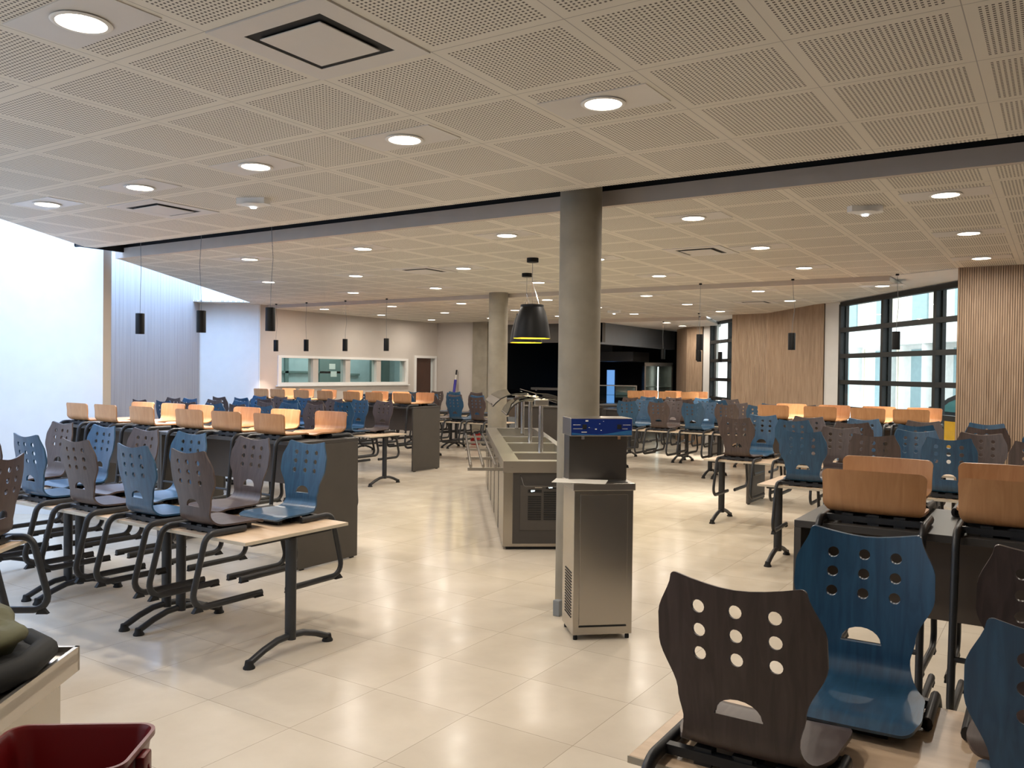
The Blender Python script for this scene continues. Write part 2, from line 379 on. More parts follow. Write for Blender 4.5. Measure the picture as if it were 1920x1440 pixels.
# kitchen recess
bm = box(B(), -11.62, -8.62, 16.90, 17.05, 2.38, 2.95); struct(obj('wall_kitchen_header', bm, M['darkpanel']))
bm = prism(B(), [(-8.62, 16.9), (-8.78, 21.5), (-8.95, 21.5), (-8.79, 16.9)], 2.34, 2.9); struct(obj('wall_kitchen_header_side', bm, M['bluegrey']))
bm = B(); box(bm, -13.0, -8.5, 23.4, 23.6, 0, 3.0); box(bm, -13.1, -12.9, 16.95, 23.6, 0, 3.0); box(bm, -13.1, -8.3, 17.05, 23.6, 2.97, 3.02)
prism(bm, [(-8.25, 20.45), (-8.1, 20.5), (-8.4, 23.6), (-8.6, 23.6)], 0, 3.0)
struct(obj('wall_kitchen', bm, M['black']))
# right side: slatted wood panels, window bays
def slat_wall(name, pts, z1, pitch=.05, flip=1):
    bm = B(); bk = B()
    for (a, b) in zip(pts, pts[1:]):
        a = Vector((a[0], a[1], 0)); b = Vector((b[0], b[1], 0)); L = (b-a).length
        m = frame2(a, b-a); n = max(1, int(L/pitch))
        p = L/n
        for k in range(n): box(bm, k*p+.0025, (k+1)*p-.003, -.012*flip if flip > 0 else 0, 0 if flip > 0 else .022, 0, z1, mtx=m)
        box(bk, 0, L, 0 if flip > 0 else -.03, .03 if flip > 0 else 0, 0, z1, mtx=m)
    o = struct(obj(name, bm, M['slat'])); obj('backing', bk, M['slatback'], o)
slat_wall('wall_slats_near', [(-1.02, 10.87), (1.6, 10.87)], Z2, .0235)
slat_wall('wall_slats_middle', [(-5.56, 16.60), (-4.80, 16.43), (-3.48, 15.25)], Z2, .026)
slat_wall('wall_slats_rear', [(-8.26, 20.4), (-7.6, 19.4), (-7.14, 19.2)], Z3, .03)
struct(obj('wall_right', prism(B(), [(1.6, 10.87), (6, 8), (6.2, 8.1), (1.7, 11.1)], 0, 3.7), M['plaster']))
struct(obj('wall_right_near', box(B(), 6, 6.2, -5, 8.05, 0, 3.7), M['plaster']))
struct(obj('wall_behind', box(B(), -2.5, 6.2, -5.2, -5, 0, 3.7), M['greywall']))
bm = prism(B(), [(-3.48, 15.27), (-3.14, 15.02), (-3.05, 15.15), (-3.4, 15.4)], 0, 3.0); struct(obj('wall_reveal', bm, M['plaster']))
bm = prism(B(), [(-7.14, 19.23), (-6.86, 19.06), (-6.75, 19.2), (-7.05, 19.4)], 0, 3.0); struct(obj('wall_reveal_rear', bm, M['plaster']))
bm = prism(B(), [(-1.02, 10.90), (-1.02, 11.0), (-.35, 11.45), (-.35, 10.90)], 0, 3.0); struct(obj('wall_return', bm, M['plaster']))
bm = prism(B(), [(-5.56, 16.63), (-5.56, 16.8), (-5.4, 17.3), (-4.9, 16.6)], 0, 3.0); struct(obj('wall_return_rear', bm, M['plaster']))
def window_bay(name, p0, length, nx, z0, z1, nz, fr=.072):
    # p0: far (left) end of the bay, running towards the camera along -W
    m = frame2(p0, -W); bm = B()
    for k in range(nx+1):
        x = length*k/nx
        box(bm, x-fr*.5, x+fr*.5, -.03, .05, z0, z1, mtx=m)
        box(bm, x-fr*.85, x+fr*.85, .05, .10, z0, z1, mtx=m)
    for k in range(nz+1):
        z = z0+(z1-z0)*k/nz
        box(bm, 0, length, -.03, .06, z-fr*.5, z+fr*.5, mtx=m)
    o = struct(obj(name, bm, M['frame']))
    for i in range(nx):
        for j in range(nz):
            x0 = length*i/nx+fr*.5; x1 = length*(i+1)/nx-fr*.5; za = z0+(z1-z0)*j/nz+fr*.5; zb = z0+(z1-z0)*(j+1)/nz-fr*.5
            obj('pane', box(B(), x0, x1, .015, .025, za, zb, mtx=m), M['glass'], o)
    struct(obj('wall_sill', box(B(), 0, length, -.06, .16, 0, z0-.04, mtx=m), M['plaster']))
window_bay('window_2', (-3.14, 14.98, 0), 4.25, 3, .72, 2.90, 5)
window_bay('window_3', (-6.86, 19.02, 0), 2.6, 2, .72, 2.86, 5)
# columns
def column(label, x, y, ztop):
    bm = lathe(B(), [(0, 0), (.152, 0), (.152, ztop), (0, ztop)], 40)
    tag(obj('concrete_column', bm, M['concrete'], smooth=40, loc=(x, y, 0)), label, 'column', 'round concrete columns')
column('thick round concrete column rising behind the water fountain', -2.95, 5.42, 3.3)
column('round concrete column beyond the far end of the steel buffet', -7.55, 11.17, Z2)

# ------------------------------------------------------------------ outside
struct(obj('ground_outside', prism(B(), [cw(6.95, 8), cw(40, -10), cw(40, 45), cw(6.2, 26), cw(6.2, 18)], -.25, -.13), M['asphalt']))
bm = B(); m = frame2(cw(17, 45), -W)
box(bm, 0, 40, 0, .4, -.2, 9, mtx=m)
fac = struct(obj('wall_facade_opposite', bm, M['facwhite']))
bm = B()
for k in range(14):
    x = 1.0+k*2.7
    box(bm, x, x+1.0, -.06, .02, .3, 2.7, mtx=m); box(bm, x, x+1.0, -.06, .02, 3.7, 6.0, mtx=m)
obj('glazing', bm, M['facglass'], fac)
bm = B()
for k in range(14):
    x = 2.15+k*2.7
    box(bm, x, x+.55, -.04, .02, .1, 2.8, mtx=m); box(bm, x, x+.6, -.04, .02, 3.6, 6.2, mtx=m)
obj('cream_panels', bm, M['cream'], fac)
bm = box(B(), 0, 40, -.9, 0, 2.85, 3.45, mtx=m); obj('lintel_band', bm, M['facwhite'], fac)
for k in range(14):
    bm = lathe(B(), [(0, -.2), (.24, -.2), (.24, 2.85), (0, 2.85)], 20); p = m @ Vector((.45+k*2.7, -.6, 0))
    tag(obj('facade_column', bm, M['facwhite'], smooth=40, loc=(p.x, p.y, 0)), 'white round column of the sunlit building outside the windows', 'column', 'columns of the building opposite')
# car outside
car = thing('car', 'small yellow car with black roof parked outside the large window', 'car', (-1.05, 19.75, -.13), math.atan2(W.y, W.x))
side = [(-1.75, .35), (-1.8, .75), (-1.65, .95), (-1.2, 1.02), (.75, 1.0), (1.55, .92), (1.85, .72), (1.85, .35)]
def sideprism(pts, hw):
    bm = B(); a = [bm.verts.new((x, -hw, z)) for x, z in pts]; b = [bm.verts.new((x, hw, z)) for x, z in pts]; n = len(pts)
    bm.faces.new(a); bm.faces.new(list(reversed(b)))
    for i in range(n): bm.faces.new((a[i], b[i], b[(i+1) % n], a[(i+1) % n]))
    bmesh.ops.recalc_face_normals(bm, faces=bm.faces); bmesh.ops.bevel(bm, geom=list(bm.edges), offset=.05, segments=2, affect='EDGES'); return bm
obj('body', sideprism(side, .82), M['caryellow'], car, 40)
obj('waistline', sideprism([(-1.6, .90), (-1.6, 1.08), (1.3, 1.06), (1.45, .90)], .835), M['carblack'], car, 40)
obj('cabin', sideprism([(-1.5, 1.0), (-1.3, 1.42), (-.9, 1.52), (.2, 1.52), (.75, 1.36), (1.35, 1.0)], .74), M['carblack'], car, 40)
for s in (-1, 1):
    bm = B(); q = [(-1.05, 1.1), (-1.0, 1.4), (.1, 1.42), (.55, 1.3), (.95, 1.1)]
    vs = [bm.verts.new((x, s*.745, z)) for x, z in q]; f = bm.faces.new(vs); bmesh.ops.solidify(bm, geom=[f], thickness=.01); obj('side_window', bm, M['carglass'], car)
    bm = B(); box(bm, .85, 1.0, s*.86-.09, s*.86+.09, 1.08, 1.2, bev=.04); obj('wing_mirror', bm, M['carblack'], car, 40)
    for x in (-1.1, 1.15):
        bm = B(); cyl(bm, (x, s*.62, .31), (x, s*.84, .31), .31, 24); obj('wheel', bm, M['carblack'], car, 40)

# ------------------------------------------------------------------ seating: moulded shells
def shell(outline, holes, prof, curve, thick, step=.018):
    """outline: list of (u,s); holes: lists of (u,s); prof(s)->(y,z,ny,nz); curve(u,s)->offset along the front normal"""
    pts = [Vector(p) for p in outline]; edges = [(i, (i+1) % len(outline)) for i in range(len(outline))]
    hl = []
    for h in holes:
        b = len(pts); pts += [Vector(p) for p in h]; edges += [(b+i, b+(i+1) % len(h)) for i in range(len(h))]
    def inside(p, poly):
        c = False; n = len(poly)
        for i in range(n):
            a, b = poly[i], poly[(i+1) % n]
            if (a[1] > p[1]) != (b[1] > p[1]) and p[0] < (b[0]-a[0])*(p[1]-a[1])/(b[1]-a[1])+a[0]: c = not c
        return c
    def dist(p, poly):
        d = 9; n = len(poly)
        for i in range(n):
            a = Vector(poly[i]); b = Vector(poly[(i+1) % n]); ab = b-a; t = max(0, min(1, (p-a).dot(ab)/max(1e-12, ab.length_squared)))
            d = min(d, (p-a-ab*t).length)
        return d
    us = [p[0] for p in outline]; ss = [p[1] for p in outline]
    s = min(ss)+step*.5; row = 0
    while s < max(ss):
        u = min(us)+step*(.5 if row % 2 else 0)
        while u < max(us):
            p = Vector((u, s))
            if inside(p, outline) and dist(p, outline) > step*.45 and all((not inside(p, h)) and dist(p, h) > step*.4 for h in holes): pts.append(p)
            u += step
        s += step*.87; row += 1
    vo, eo, fo, *_ = delaunay_2d_cdt(pts, edges, [], 0, 1e-5)
    bm = B(); front = []; back = []
    for p in vo:
        y, z, ny, nz = prof(p.y); o = curve(p.x, p.y)
        front.append(bm.verts.new((p.x, y+ny*o, z+nz*o))); back.append(bm.verts.new((p.x, y+ny*(o-thick), z+nz*(o-thick))))
    bnd = {}
    for f in fo:
        c = sum((vo[i] for i in f), Vector((0, 0)))/len(f)
        if not inside(c, outline) or any(inside(c, h) for h in holes): continue
        f = list(f)
        bm.faces.new([front[i] for i in f]); bm.faces.new([back[i] for i in reversed(f)])
        for a, b in zip(f, f[1:]+f[:1]):
            if (b, a) in bnd: del bnd[(b, a)]
            else: bnd[(a, b)] = 1
    for a, b in bnd: bm.faces.new((front[b], front[a], back[a], back[b]))
    bm.verts.ensure_lookup_table()
    for v in [v for v in bm.verts if not v.link_faces]: bm.verts.remove(v)
    bmesh.ops.recalc_face_normals(bm, faces=bm.faces)
    return bm
def lin(x, tab):
    for (a, fa), (b, fb) in zip(tab, tab[1:]):
        if x <= b:
            t = max(0, (x-a)/(b-a)); t = t*t*(3-2*t); return fa+(fb-fa)*t
    return tab[-1][1]
def make_prof(y_front, y_bend, R, lean, zt):
    seat = y_front-y_bend; ang = PI/2+math.radians(lean); arc = R*ang
    def prof(s):
        if s < seat:
            y = y_front-s; z = zt; sl = 0
            if s < .07: z -= .018*(1-s/.07)**2; sl = -.5*(1-s/.07)
            ny, nz = -math.sin(sl), math.cos(sl); return (y, z, ny, nz)
        if s < seat+arc:
            a = (s-seat)/R; return (y_bend-R*math.sin(a), zt+R-R*math.cos(a), math.sin(a), math.cos(a))
        d = s-seat-arc; a = ang
        return (y_bend-R*math.sin(a)+d*math.cos(a), zt+R-R*math.cos(a)+d*math.sin(a), math.sin(a), math.cos(a))
    return prof, seat, arc
def mirror_outline(half): return half+[(-u, s) for u, s in reversed(half) if u > 1e-6]
def corner(cu, cs, r, a0, a1, n=6): return [(cu+r*math.cos(math.radians(a0+(a1-a0)*k/n)), cs+r*math.sin(math.radians(a0+(a1-a0)*k/n))) for k in range(n+1)]

def chair_shell():
    prof, seat, arc = make_prof(.385, .085, .065, 9, .46)
    b0 = seat+arc; L = b0+.365
    tab = [(0, .188), (.08, .199), (.22, .193), (b0-.01, .138), (b0+.06, .152), (b0+.19, .2), (b0+.25, .199), (L, .158)]
    half = [(0., .0), (.06, .0), (.12, .0)] + corner(.152, .038, .038, -90, -6)
    s = .055
    while s < L-.02: half.append((lin(s, tab), s)); s += .017
    half += corner(.148, L-.012, .012, 0, 100, 4)
    half += [(.11, L-.009), (.07, L-.017), (.035, L-.022), (0, L-.024)]
    holes = []
    for ds in (.077, .136, .195):
        for u in (-.09, 0, .09): holes.append([(u+.0165*math.cos(2*PI*k/14), L-ds+.0165*math.sin(2*PI*k/14)) for k in range(14)])
    hs = b0+.024
    holes.append([(.058, hs), (.058, hs+.004)]+[(.056*math.cos(PI*k/10), hs+.006+.04*math.sin(PI*k/10)) for k in range(0, 11)]+[(-.058, hs+.004), (-.058, hs)])
    def curve(u, s):
        k = max(0, min(1, (s-seat)/(arc+.08))); return u*u*(.62*k+.10*(1-k))
    return shell(mirror_outline(half), holes, prof, curve, .011)
def stool_shell():
    prof, seat, arc = make_prof(.365, .085, .05, 6, .755)
    b0 = seat+arc; L = b0+.118
    tab = [(0, .165), (.10, .185), (.2, .182), (b0-.085, .172), (b0-.02, .197), (L, .2)]
    half = [(0., .0), (.06, .0)] + corner(.12, .05, .05, -90, -8)
    s = .07
    while s < L-.03: half.append((lin(s, tab), s)); s += .017
    half += corner(.175, L-.026, .026, 0, 90, 5)
    half += [(.12, L), (.06, L), (0, L)]
    def curve(u, s):
        k = max(0, min(1, (s-seat)/(arc+.04))); return u*u*(.35*k+.05*(1-k))
    return shell(mirror_outline(half), [], prof, curve, .012)
shell_me = {}
def leg_bm(s, zt, hx, foot_y):
    pts = fillet([(s*hx, .22, zt), (s*hx, -.05, zt), (s*(hx+.004), foot_y, .022), (s*(hx+.004), .34, .022)], [.07, .075], 6)
    return tube(B(), pts, .0145, 10, .0195)
def glide_bm(x, y):
    bm = B(); v = [(x-.014, y-.035, 0), (x+.014, y-.035, 0), (x+.014, y+.03, 0), (x-.014, y+.03, 0), (x-.012, y-.012, .03), (x+.012, y-.012, .03), (x+.012, y+.014, .03), (x-.012, y+.014, .03)]
    vs = [bm.verts.new(p) for p in v]
    for f in ((3, 2, 1, 0), (4, 5, 6, 7), (0, 1, 5, 4), (1, 2, 6, 5), (2, 3, 7, 6), (3, 0, 4, 7)): bm.faces.new([vs[i] for i in f])
    return bm
def make_seat(kind, mat, detail=True):
    """a seat whose frame hooks over a table edge; local y=0 is the table edge, +y points over the table top"""
    stool = kind == 'stool'
    t = thing('bar_stool' if stool else 'school_chair', '', 'stool' if stool else 'chair')
    key = (kind, mat)
    if kind not in shell_me: shell_me[kind] = obj('seat_shell', stool_shell() if stool else chair_shell(), mat, smooth=50); sh = shell_me[kind]; sh.parent = t
    else:
        sh = bpy.data.objects.new('seat_shell', shell_me[kind].data.copy()); C.objects.link(sh); sh.parent = t; sh.data.materials.clear(); sh.data.materials.append(mat)
    z = .722 if stool else .427; hx = .196 if stool else .204; top = .743 if stool else .449; bot = .70 if stool else .405
    fy = -.115 if stool else -.155
    for s in (-1, 1):
        l = obj('leg', leg_bm(s, z, hx, fy), M['powder'], t, 50)
        if detail:
            obj('foot_glide', glide_bm(s*(hx+.004), fy+.05), M['rubber'], l); obj('foot_glide', glide_bm(s*(hx+.004), .315), M['rubber'], l)
    bm = B(); box(bm, -hx, hx, .19, .22, z-.012, z+.012); box(bm, -hx, hx, .045, .07, z-.012, z+.012)
    for x in (-.1, .0, .1): box(bm, x-.022, x+.022, .05, .09, bot, top); box(bm, x-.022, x+.022, .19, .23, bot, top-.001)
    box(bm, -.03, .03, .06, .32, z-.008, top-.004); box(bm, -.12, .12, .295, .33, bot, top-.006)
    obj('under_frame', bm, M['powder'], t)
    if stool:
        bm = tube(B(), [(-hx, -.098, .25), (hx, -.098, .25)], .011, 8); obj('footrest', bm, M['powder'], t, 50)
    return t
proto = {}
for col in ('blue', 'brown'):
    for det in (True, False): proto[('chair', col, det)] = make_seat('chair', M[col], det)
for det in (True, False): proto[('stool', 'beech', det)] = make_seat('stool', M['beech'], det)

# ------------------------------------------------------------------ tables
def low_table(L, det=True):
    t = thing('dining_table', '', 'table')
    top = obj('tabletop', box(B(), -L/2, L/2, -.4, .4, .720, .74, bev=.003), M['laminate'], t)
    bm = B(); e = .0015
    box(bm, -L/2-e, L/2+e, -.4-e, -.4+.001, .7205, .7385); box(bm, -L/2-e, L/2+e, .4-.001, .4+e, .7205, .7385)
    box(bm, -L/2-e, -L/2+.001, -.4, .4, .7205, .7385); box(bm, L/2-.001, L/2+e, -.4, .4, .7205, .7385)
    obj('edge_band', bm, M['edge'], top)
    bm = B(); box(bm, -L/2+.06, L/2-.06, -.03, .03, .685, .719)
    for s in (-1, 1): box(bm, s*(L/2-.085)-.03, s*(L/2-.085)+.03, -.31, .31, .695, .7195)
    obj('under_frame', bm, M['powder'], t)
    for s in (-1, 1):
        x = s*(L/2-.075)
        bm = tube(B(), [(x, 0, .09), (x, 0, .70)], .029, 12, .038)
        arch = [(x, -.31, .028), (x, -.27, .045), (x, -.2, .075), (x, -.1, .105), (x, 0, .112), (x, .1, .105), (x, .2, .075), (x, .27, .045), (x, .31, .028)]
        tube(bm, arch, .022, 10, .02)
        l = obj('leg', bm, M['powder'], t, 50)
        for sy in (-1, 1):
            obj('foot_glide', lathe(B(), [(0, 0), (.034, 0), (.034, .008), (.026, .02), (.022, .045), (0, .05)], 14, x, sy*.305), M['rubber'], l, 40)
    return t
def high_table(L, ends=(1, 1)):
    t = thing('bar_table', '', 'table')
    obj('tabletop', box(B(), -L/2, L/2, -.36, .36, 1.055, 1.085, bev=.002), M['dark'], t)
    for s in (-1, 1): obj('end_panel', box(B(), s*L/2-(.03 if s > 0 else 0), s*L/2+(.03 if s < 0 else 0), -.36, .36, .012, 1.054, bev=.0015), M['darkpanel'], t)
    obj('modesty_panel', box(B(), -L/2+.03, L/2-.03, -.012, .012, .66, 1.053), M['brownpanel'], t)
    bm = B()
    for s in (-1, 1):
        for y in (-.3, .3): box(bm, s*(L/2-.015)-.012, s*(L/2-.015)+.012, y-.02, y+.02, 0, .013)
    obj('floor_glides', bm, M['rubber'], t)
    return t
ptab = {('low', 1.2): low_table(1.2), ('low', 1.8): low_table(1.8), ('high', 1.9): high_table(1.9), ('high', 1.8): high_table(1.8), ('high', 2.0): high_table(2.0), ('high', 2.2): high_table(2.2)}
index_kids()
used = set()
def take(d, key):
    if key in used: return copy_tree(d[key])
    used.add(key); return d[key]

ROWS = []
def row(name, kind, Y, xe, sgn, tabs, front, back, det, side):
    """xe: aisle end; sgn -1 runs left; front/back: lists of (x, colour)"""
    half = .36 if kind == 'high' else .4
    x = xe
    for i, L in enumerate(tabs):
        t = take(ptab, (kind, L)); t.location = (x+sgn*(L/2+.003), Y, 0); x += sgn*(L+.006)
        cat = 'pale wooden dining table' if kind == 'low' else 'anthracite bar-height table'
        nth = (ORD[i]+' from the aisle in ' if len(tabs) > 1 else 'alone as the ')
        t['label'] = f'{cat}, {nth}{name}'; t['group'] = ('dining tables' if kind == 'low' else 'bar-height tables')
    zb = .335 if kind == 'low' else .385
    for lst, sy, wh in ((front, -1, 'near'), (back, 1, 'far')):
        for i, (cx, col) in enumerate(lst):
            k = ('stool', 'beech', det) if kind == 'high' else ('chair', col, det)
            o = take(proto, k); o.location = (cx+random.uniform(-.008, .008), Y+sy*half, zb)
            o.rotation_euler = (0, 0, (0 if sy < 0 else PI)+math.radians(random.uniform(-1.5, 1.5)))
            nm = {'blue': 'blue chair', 'brown': 'grey-brown chair', 'beech': 'beech stool'}[k[1]]
            o['label'] = f'{nm} hooked on the {wh} edge of {name}, {ORD[i]} from the aisle'
            o['group'] = f'{"stools" if kind=="high" else "chairs"} on the {name}'
def alt(xs, c0):
    o = {'blue': 'brown', 'brown': 'blue'}; r = []
    for x in xs: r.append((x, c0)); c0 = o[c0]
    return r
bee = lambda xs: [(x, 'beech') for x in xs]
row('front left low row', 'low', 3.50, -3.76, -1, [1.2, 1.2, 1.2], alt([-4.23, -4.78, -5.41, -6.02, -6.62, -7.12], 'brown'), alt([-4.16, -4.68, -5.37, -5.93, -6.50, -7.11], 'blue'), True, 'L')
row('front left bar row', 'high', 5.31, -5.35, -1, [1.9, 1.8], bee([-5.75, -6.32, -6.85, -7.60, -8.22, -8.735]), bee([-5.67, -6.27, -6.83, -7.56, -8.02, -8.57]), True, 'L')
row('second left low row', 'low', 7.80, -8.25, -1, [1.8, 1.8], alt([-8.62, -9.14, -9.60, -10.16, -10.72, -11.3], 'blue'), alt([-8.58, -9.08, -9.56, -10.1, -10.70, -11.28, -11.7], 'brown'), False, 'L')
row('third left low row', 'low', 9.47, -8.33, -1, [1.8, 1.8], alt([-8.86, -9.42, -9.95, -10.55, -11.1, -11.65], 'blue'), alt([-8.80, -9.30, -9.86, -10.58, -11.13, -11.66], 'brown'), False, 'L')
row('rear left bar row', 'high', 11.26, -9.05, -1, [2.0, 2.0], bee([-9.34, -9.96, -10.49, -11.15, -11.75, -12.39, -12.86]), bee([-9.36, -9.92, -10.42, -11.04, -11.7, -12.3, -12.8]), False, 'L')
row('fourth left low row', 'low', 13.08, -8.68, -1, [1.8, 1.8], alt([-9.02, -9.53, -10.1, -10.7, -11.2, -11.8], 'brown'), alt([-9.1, -9.6, -10.15, -10.75, -11.3, -11.9], 'brown'), False, 'L')
row('fifth left low row', 'low', 15.0, -10.1, -1, [1.2, 1.2], alt([-10.4, -11.0, -11.6, -12.1], 'brown'), alt([-10.4, -11.0, -11.6, -12.1], 'blue'), False, 'L')
row('front right low row', 'low', 2.345, -.905, 1, [1.2], [(-.625, 'brown'), (.045, 'blue')], [(-.505, 'blue'), (.0, 'brown')], True, 'R')
row('front right bar row', 'high', 4.05, -.955, 1, [2.0], bee([-.65, -.13, .42]), bee([-.69, -.19, .36]), True, 'R')
row('second right low row', 'low', 7.82, -2.24, 1, [1.8, 1.8], alt([-1.86, -1.29, -.73, -.13, .42, .95], 'blue'), alt([-1.72, -1.07, -.58, .02, .6, 1.1], 'brown'), True, 'R')
row('third right low row', 'low', 9.6, -3.39, 1, [1.8, 1.8], alt([-3.02, -2.39, -1.80, -1.2, -.6, -.1], 'brown'), alt([-2.98, -2.44, -1.84, -1.25, -.65, -.1], 'blue'), False, 'R')
row('middle right bar row', 'high', 11.28, -3.44, 1, [2.2], bee([-3.12, -2.53, -1.97, -1.49]), bee([-3.05, -2.50, -1.96, -1.43]), False, 'R')
row('fourth right low row', 'low', 13.53, -6.60, 1, [1.8, 1.8], alt([-6.2, -5.63, -5.03, -4.46, -3.95, -3.4], 'blue'), alt([-6.25, -5.70, -5.08, -4.55, -4.0, -3.45], 'blue'), False, 'R')
row('fifth right low row', 'low', 15.48, -7.33, 1, [1.2, 1.2], alt([-7.05, -6.55, -5.95, -5.3], 'brown'), alt([-7.05, -6.5, -5.9, -5.35], 'blue'), False, 'R')
row('rear right bar row', 'high', 17.25, -8.05, 1, [2.0], bee([-7.80, -7.05, -6.55]), bee([-7.75, -7.2, -6.6]), False, 'R')
# the angled table at the left edge of the view
ta = take(ptab, ('low', 1.2)); ang = math.atan2(W.y, W.x)
pc = cw(-2.37-.4, 4.30); ta.location = (pc[0], pc[1], 0); ta.rotation_euler = (0, 0, ang)
ta['label'] = 'pale wooden dining table turned at an angle, before the left wall'; ta['group'] = 'dining tables'
oc = take(proto, ('chair', 'brown', True)); pc = cw(-2.37, 4.60); oc.location = (pc[0], pc[1], .335); oc.rotation_euler = (0, 0, ang)
oc['label'] = 'grey-brown chair hooked on the angled table by the steel counter'; oc['group'] = 'chairs on the angled table'
for d in (proto, ptab):
    for k, o in d.items():
        if k not in used:
            for ch in o.children_recursive: bpy.data.objects.remove(ch)
            bpy.data.objects.remove(o)

# ------------------------------------------------------------------ ceiling fittings
def area_light(name, loc, size, power, col, spread=150, shape='DISK', rot=(0, 0, 0), sy=None, parent=None):
    l = bpy.data.lights.new(name, 'AREA'); l.shape = shape; l.size = size; l.energy = power; l.color = col; l.spread = math.radians(spread)
    if sy: l.size_y = sy
    o = bpy.data.objects.new(name, l); C.objects.link(o); o.location = loc; o.rotation_euler = rot
    if parent: o.parent = parent
    return o
WARM = (1.0, .915, .805)
DL = thing('recessed_downlight', '', 'ceiling light')
obj('mounting_panel', box(B(), -.275, .275, -.14, .14, -.004, .001), M['duct'], DL)
obj('trim_ring', lathe(B(), [(.098, -.004), (.105, -.009), (.098, -.014), (.086, -.012), (.086, -.004)], 36), M['white'], DL, 50)
obj('diffuser', lathe(B(), [(.0, -.009), (.086, -.009), (.086, -.005), (0, -.005)], 36), M['lampglow'], DL)
ln = bpy.data.lights.new('downlight_lamp', 'AREA'); ln.shape = 'DISK'; ln.size = .09; ln.energy = 7; ln.color = WARM; ln.spread = math.radians(176)
lo = bpy.data.objects.new('downlight_lamp', ln); C.objects.link(lo); lo.parent = DL; lo.location = (0, 0, -.016)
index_kids()
first = [True]
def downlight(x, y, z, lab, grp):
    o = DL if first[0] else copy_tree(DL); first[0] = False
    o.location = (x, y, z); o['label'] = lab; o['group'] = grp
for j, (Y, xs) in enumerate(((3.526, [-1.81, -3.01, -4.21, -5.41, -6.61]), (1.726, [-1.81, -3.01]), (-.07, [-1.81]))):
    for i, x in enumerate(xs): downlight(x, Y, Z1, f'round recessed light in near ceiling, {ORD[j]} line before the slot, {ORD[len(xs)-1-i]} from left', 'downlights in the near ceiling')
for j, (Y, xs) in enumerate(((6.44, [1.10, -.69, -2.49, -4.27, -6.04, -7.78]), (8.26, [1.1, -.70, -2.50, -4.3, -6.1, -7.87, -9.57]), (10.05, [.9, -.73, -2.53, -4.33, -6.13, -7.94, -9.63]))):
    for i, x in enumerate(xs): downlight(x, Y, Z2, f'round recessed light in middle ceiling, {ORD[j]} line past the slot, {ORD[len(xs)-1-i]} from left', 'downlights in the middle ceiling')
for j, (Y, xs) in enumerate(((11.93, [-2.0, -3.63, -5.34, -7.10, -8.85, -10.45, -12.2]), (13.70, [-3.66, -5.38, -7.1, -8.87, -10.58, -12.3]), (15.5, [-5.43, -7.2, -8.93, -10.68, -12.36]))):
    for i, x in enumerate(xs): downlight(x, Y, Z3, f'round recessed light in far ceiling, {ORD[j]} line past the low beam, {ORD[len(xs)-1-i]} from left', 'downlights in the far ceiling')
for i, (x, y) in enumerate(((-7.3, 17.4), (-7.45, 18.7))): downlight(x, y, Z4, f'small round recessed light over the rear right bar row, {("nearer","farther")[i]} of two', 'downlights in the end ceiling')

def pendant(x, y, zt, zc, lab, grp):
    t = thing('cylinder_pendant', lab, 'pendant lamp', (x, y, zc), 0, grp)
    obj('shade', lathe(B(), [(.0, .11), (.044, .11), (.046, .106), (.046, -.11), (.043, -.11), (.043, -.09), (0, -.09)], 24), M['lampblack'], t, 40)
    obj('lamp', lathe(B(), [(0, -.094), (.040, -.094), (.040, -.091), (0, -.091)], 20), M['pendglow'], t)
    w = random.uniform(-.03, .03)
    h = zt-zc
    obj('cord', tube(B(), [(0, 0, .11), (w*.3, 0, .11+(h-.11)*.2), (w, w*.3, .11+(h-.11)*.45), (w*.4, 0, .11+(h-.11)*.7), (0, 0, h)], .0028, 6), M['grey'], t)
    obj('ceiling_mount', lathe(B(), [(0, h), (.02, h), (.02, h-.02), (0, h-.02)], 12), M['lampblack'], t, 40)
    area_light('pendant_lamp', (x, y, zc-.115), .07, 5, WARM, 80)
for i, x in enumerate((-8.30, -7.27, -6.25)): pendant(x, 5.42, 3.30, 2.166, f'black cylinder pendant hanging from the dark ceiling slot, {ORD[i]} from the left fin wall', 'pendants below the ceiling slot')
for i, x in enumerate((-12.75, -11.92, -10.92, -9.93)): pendant(x, 11.2, Z2, 2.143, f'small black cylinder pendant before the strip window, {ORD[i]} from the left', 'pendants before the strip window')
for i, x in enumerate((-4.21, -2.96, -1.71)): pendant(x, 11.2, Z2, 2.138, ('black cylinder pendant near the rear slatted panel', 'black cylinder pendant before the middle slatted wood panel', 'black cylinder pendant hanging before the large right window')[i], 'pendants on the right')
for i, (x, y, z) in enumerate(((-6.0, 15.9, 2.07), (-6.30, 16.75, 2.06), (-6.10, 17.45, 2.06), (-7.25, 17.1, 2.12))):
    pendant(x, y, Z3 if y < 16.8 else Z4, z, ('small black pendant almost hidden below a nearer pendant', 'small black pendant before the white window reveal', 'small black pendant before the narrow rear window', 'small black pendant against the dark kitchen opening')[i], 'small pendants at the rear right')
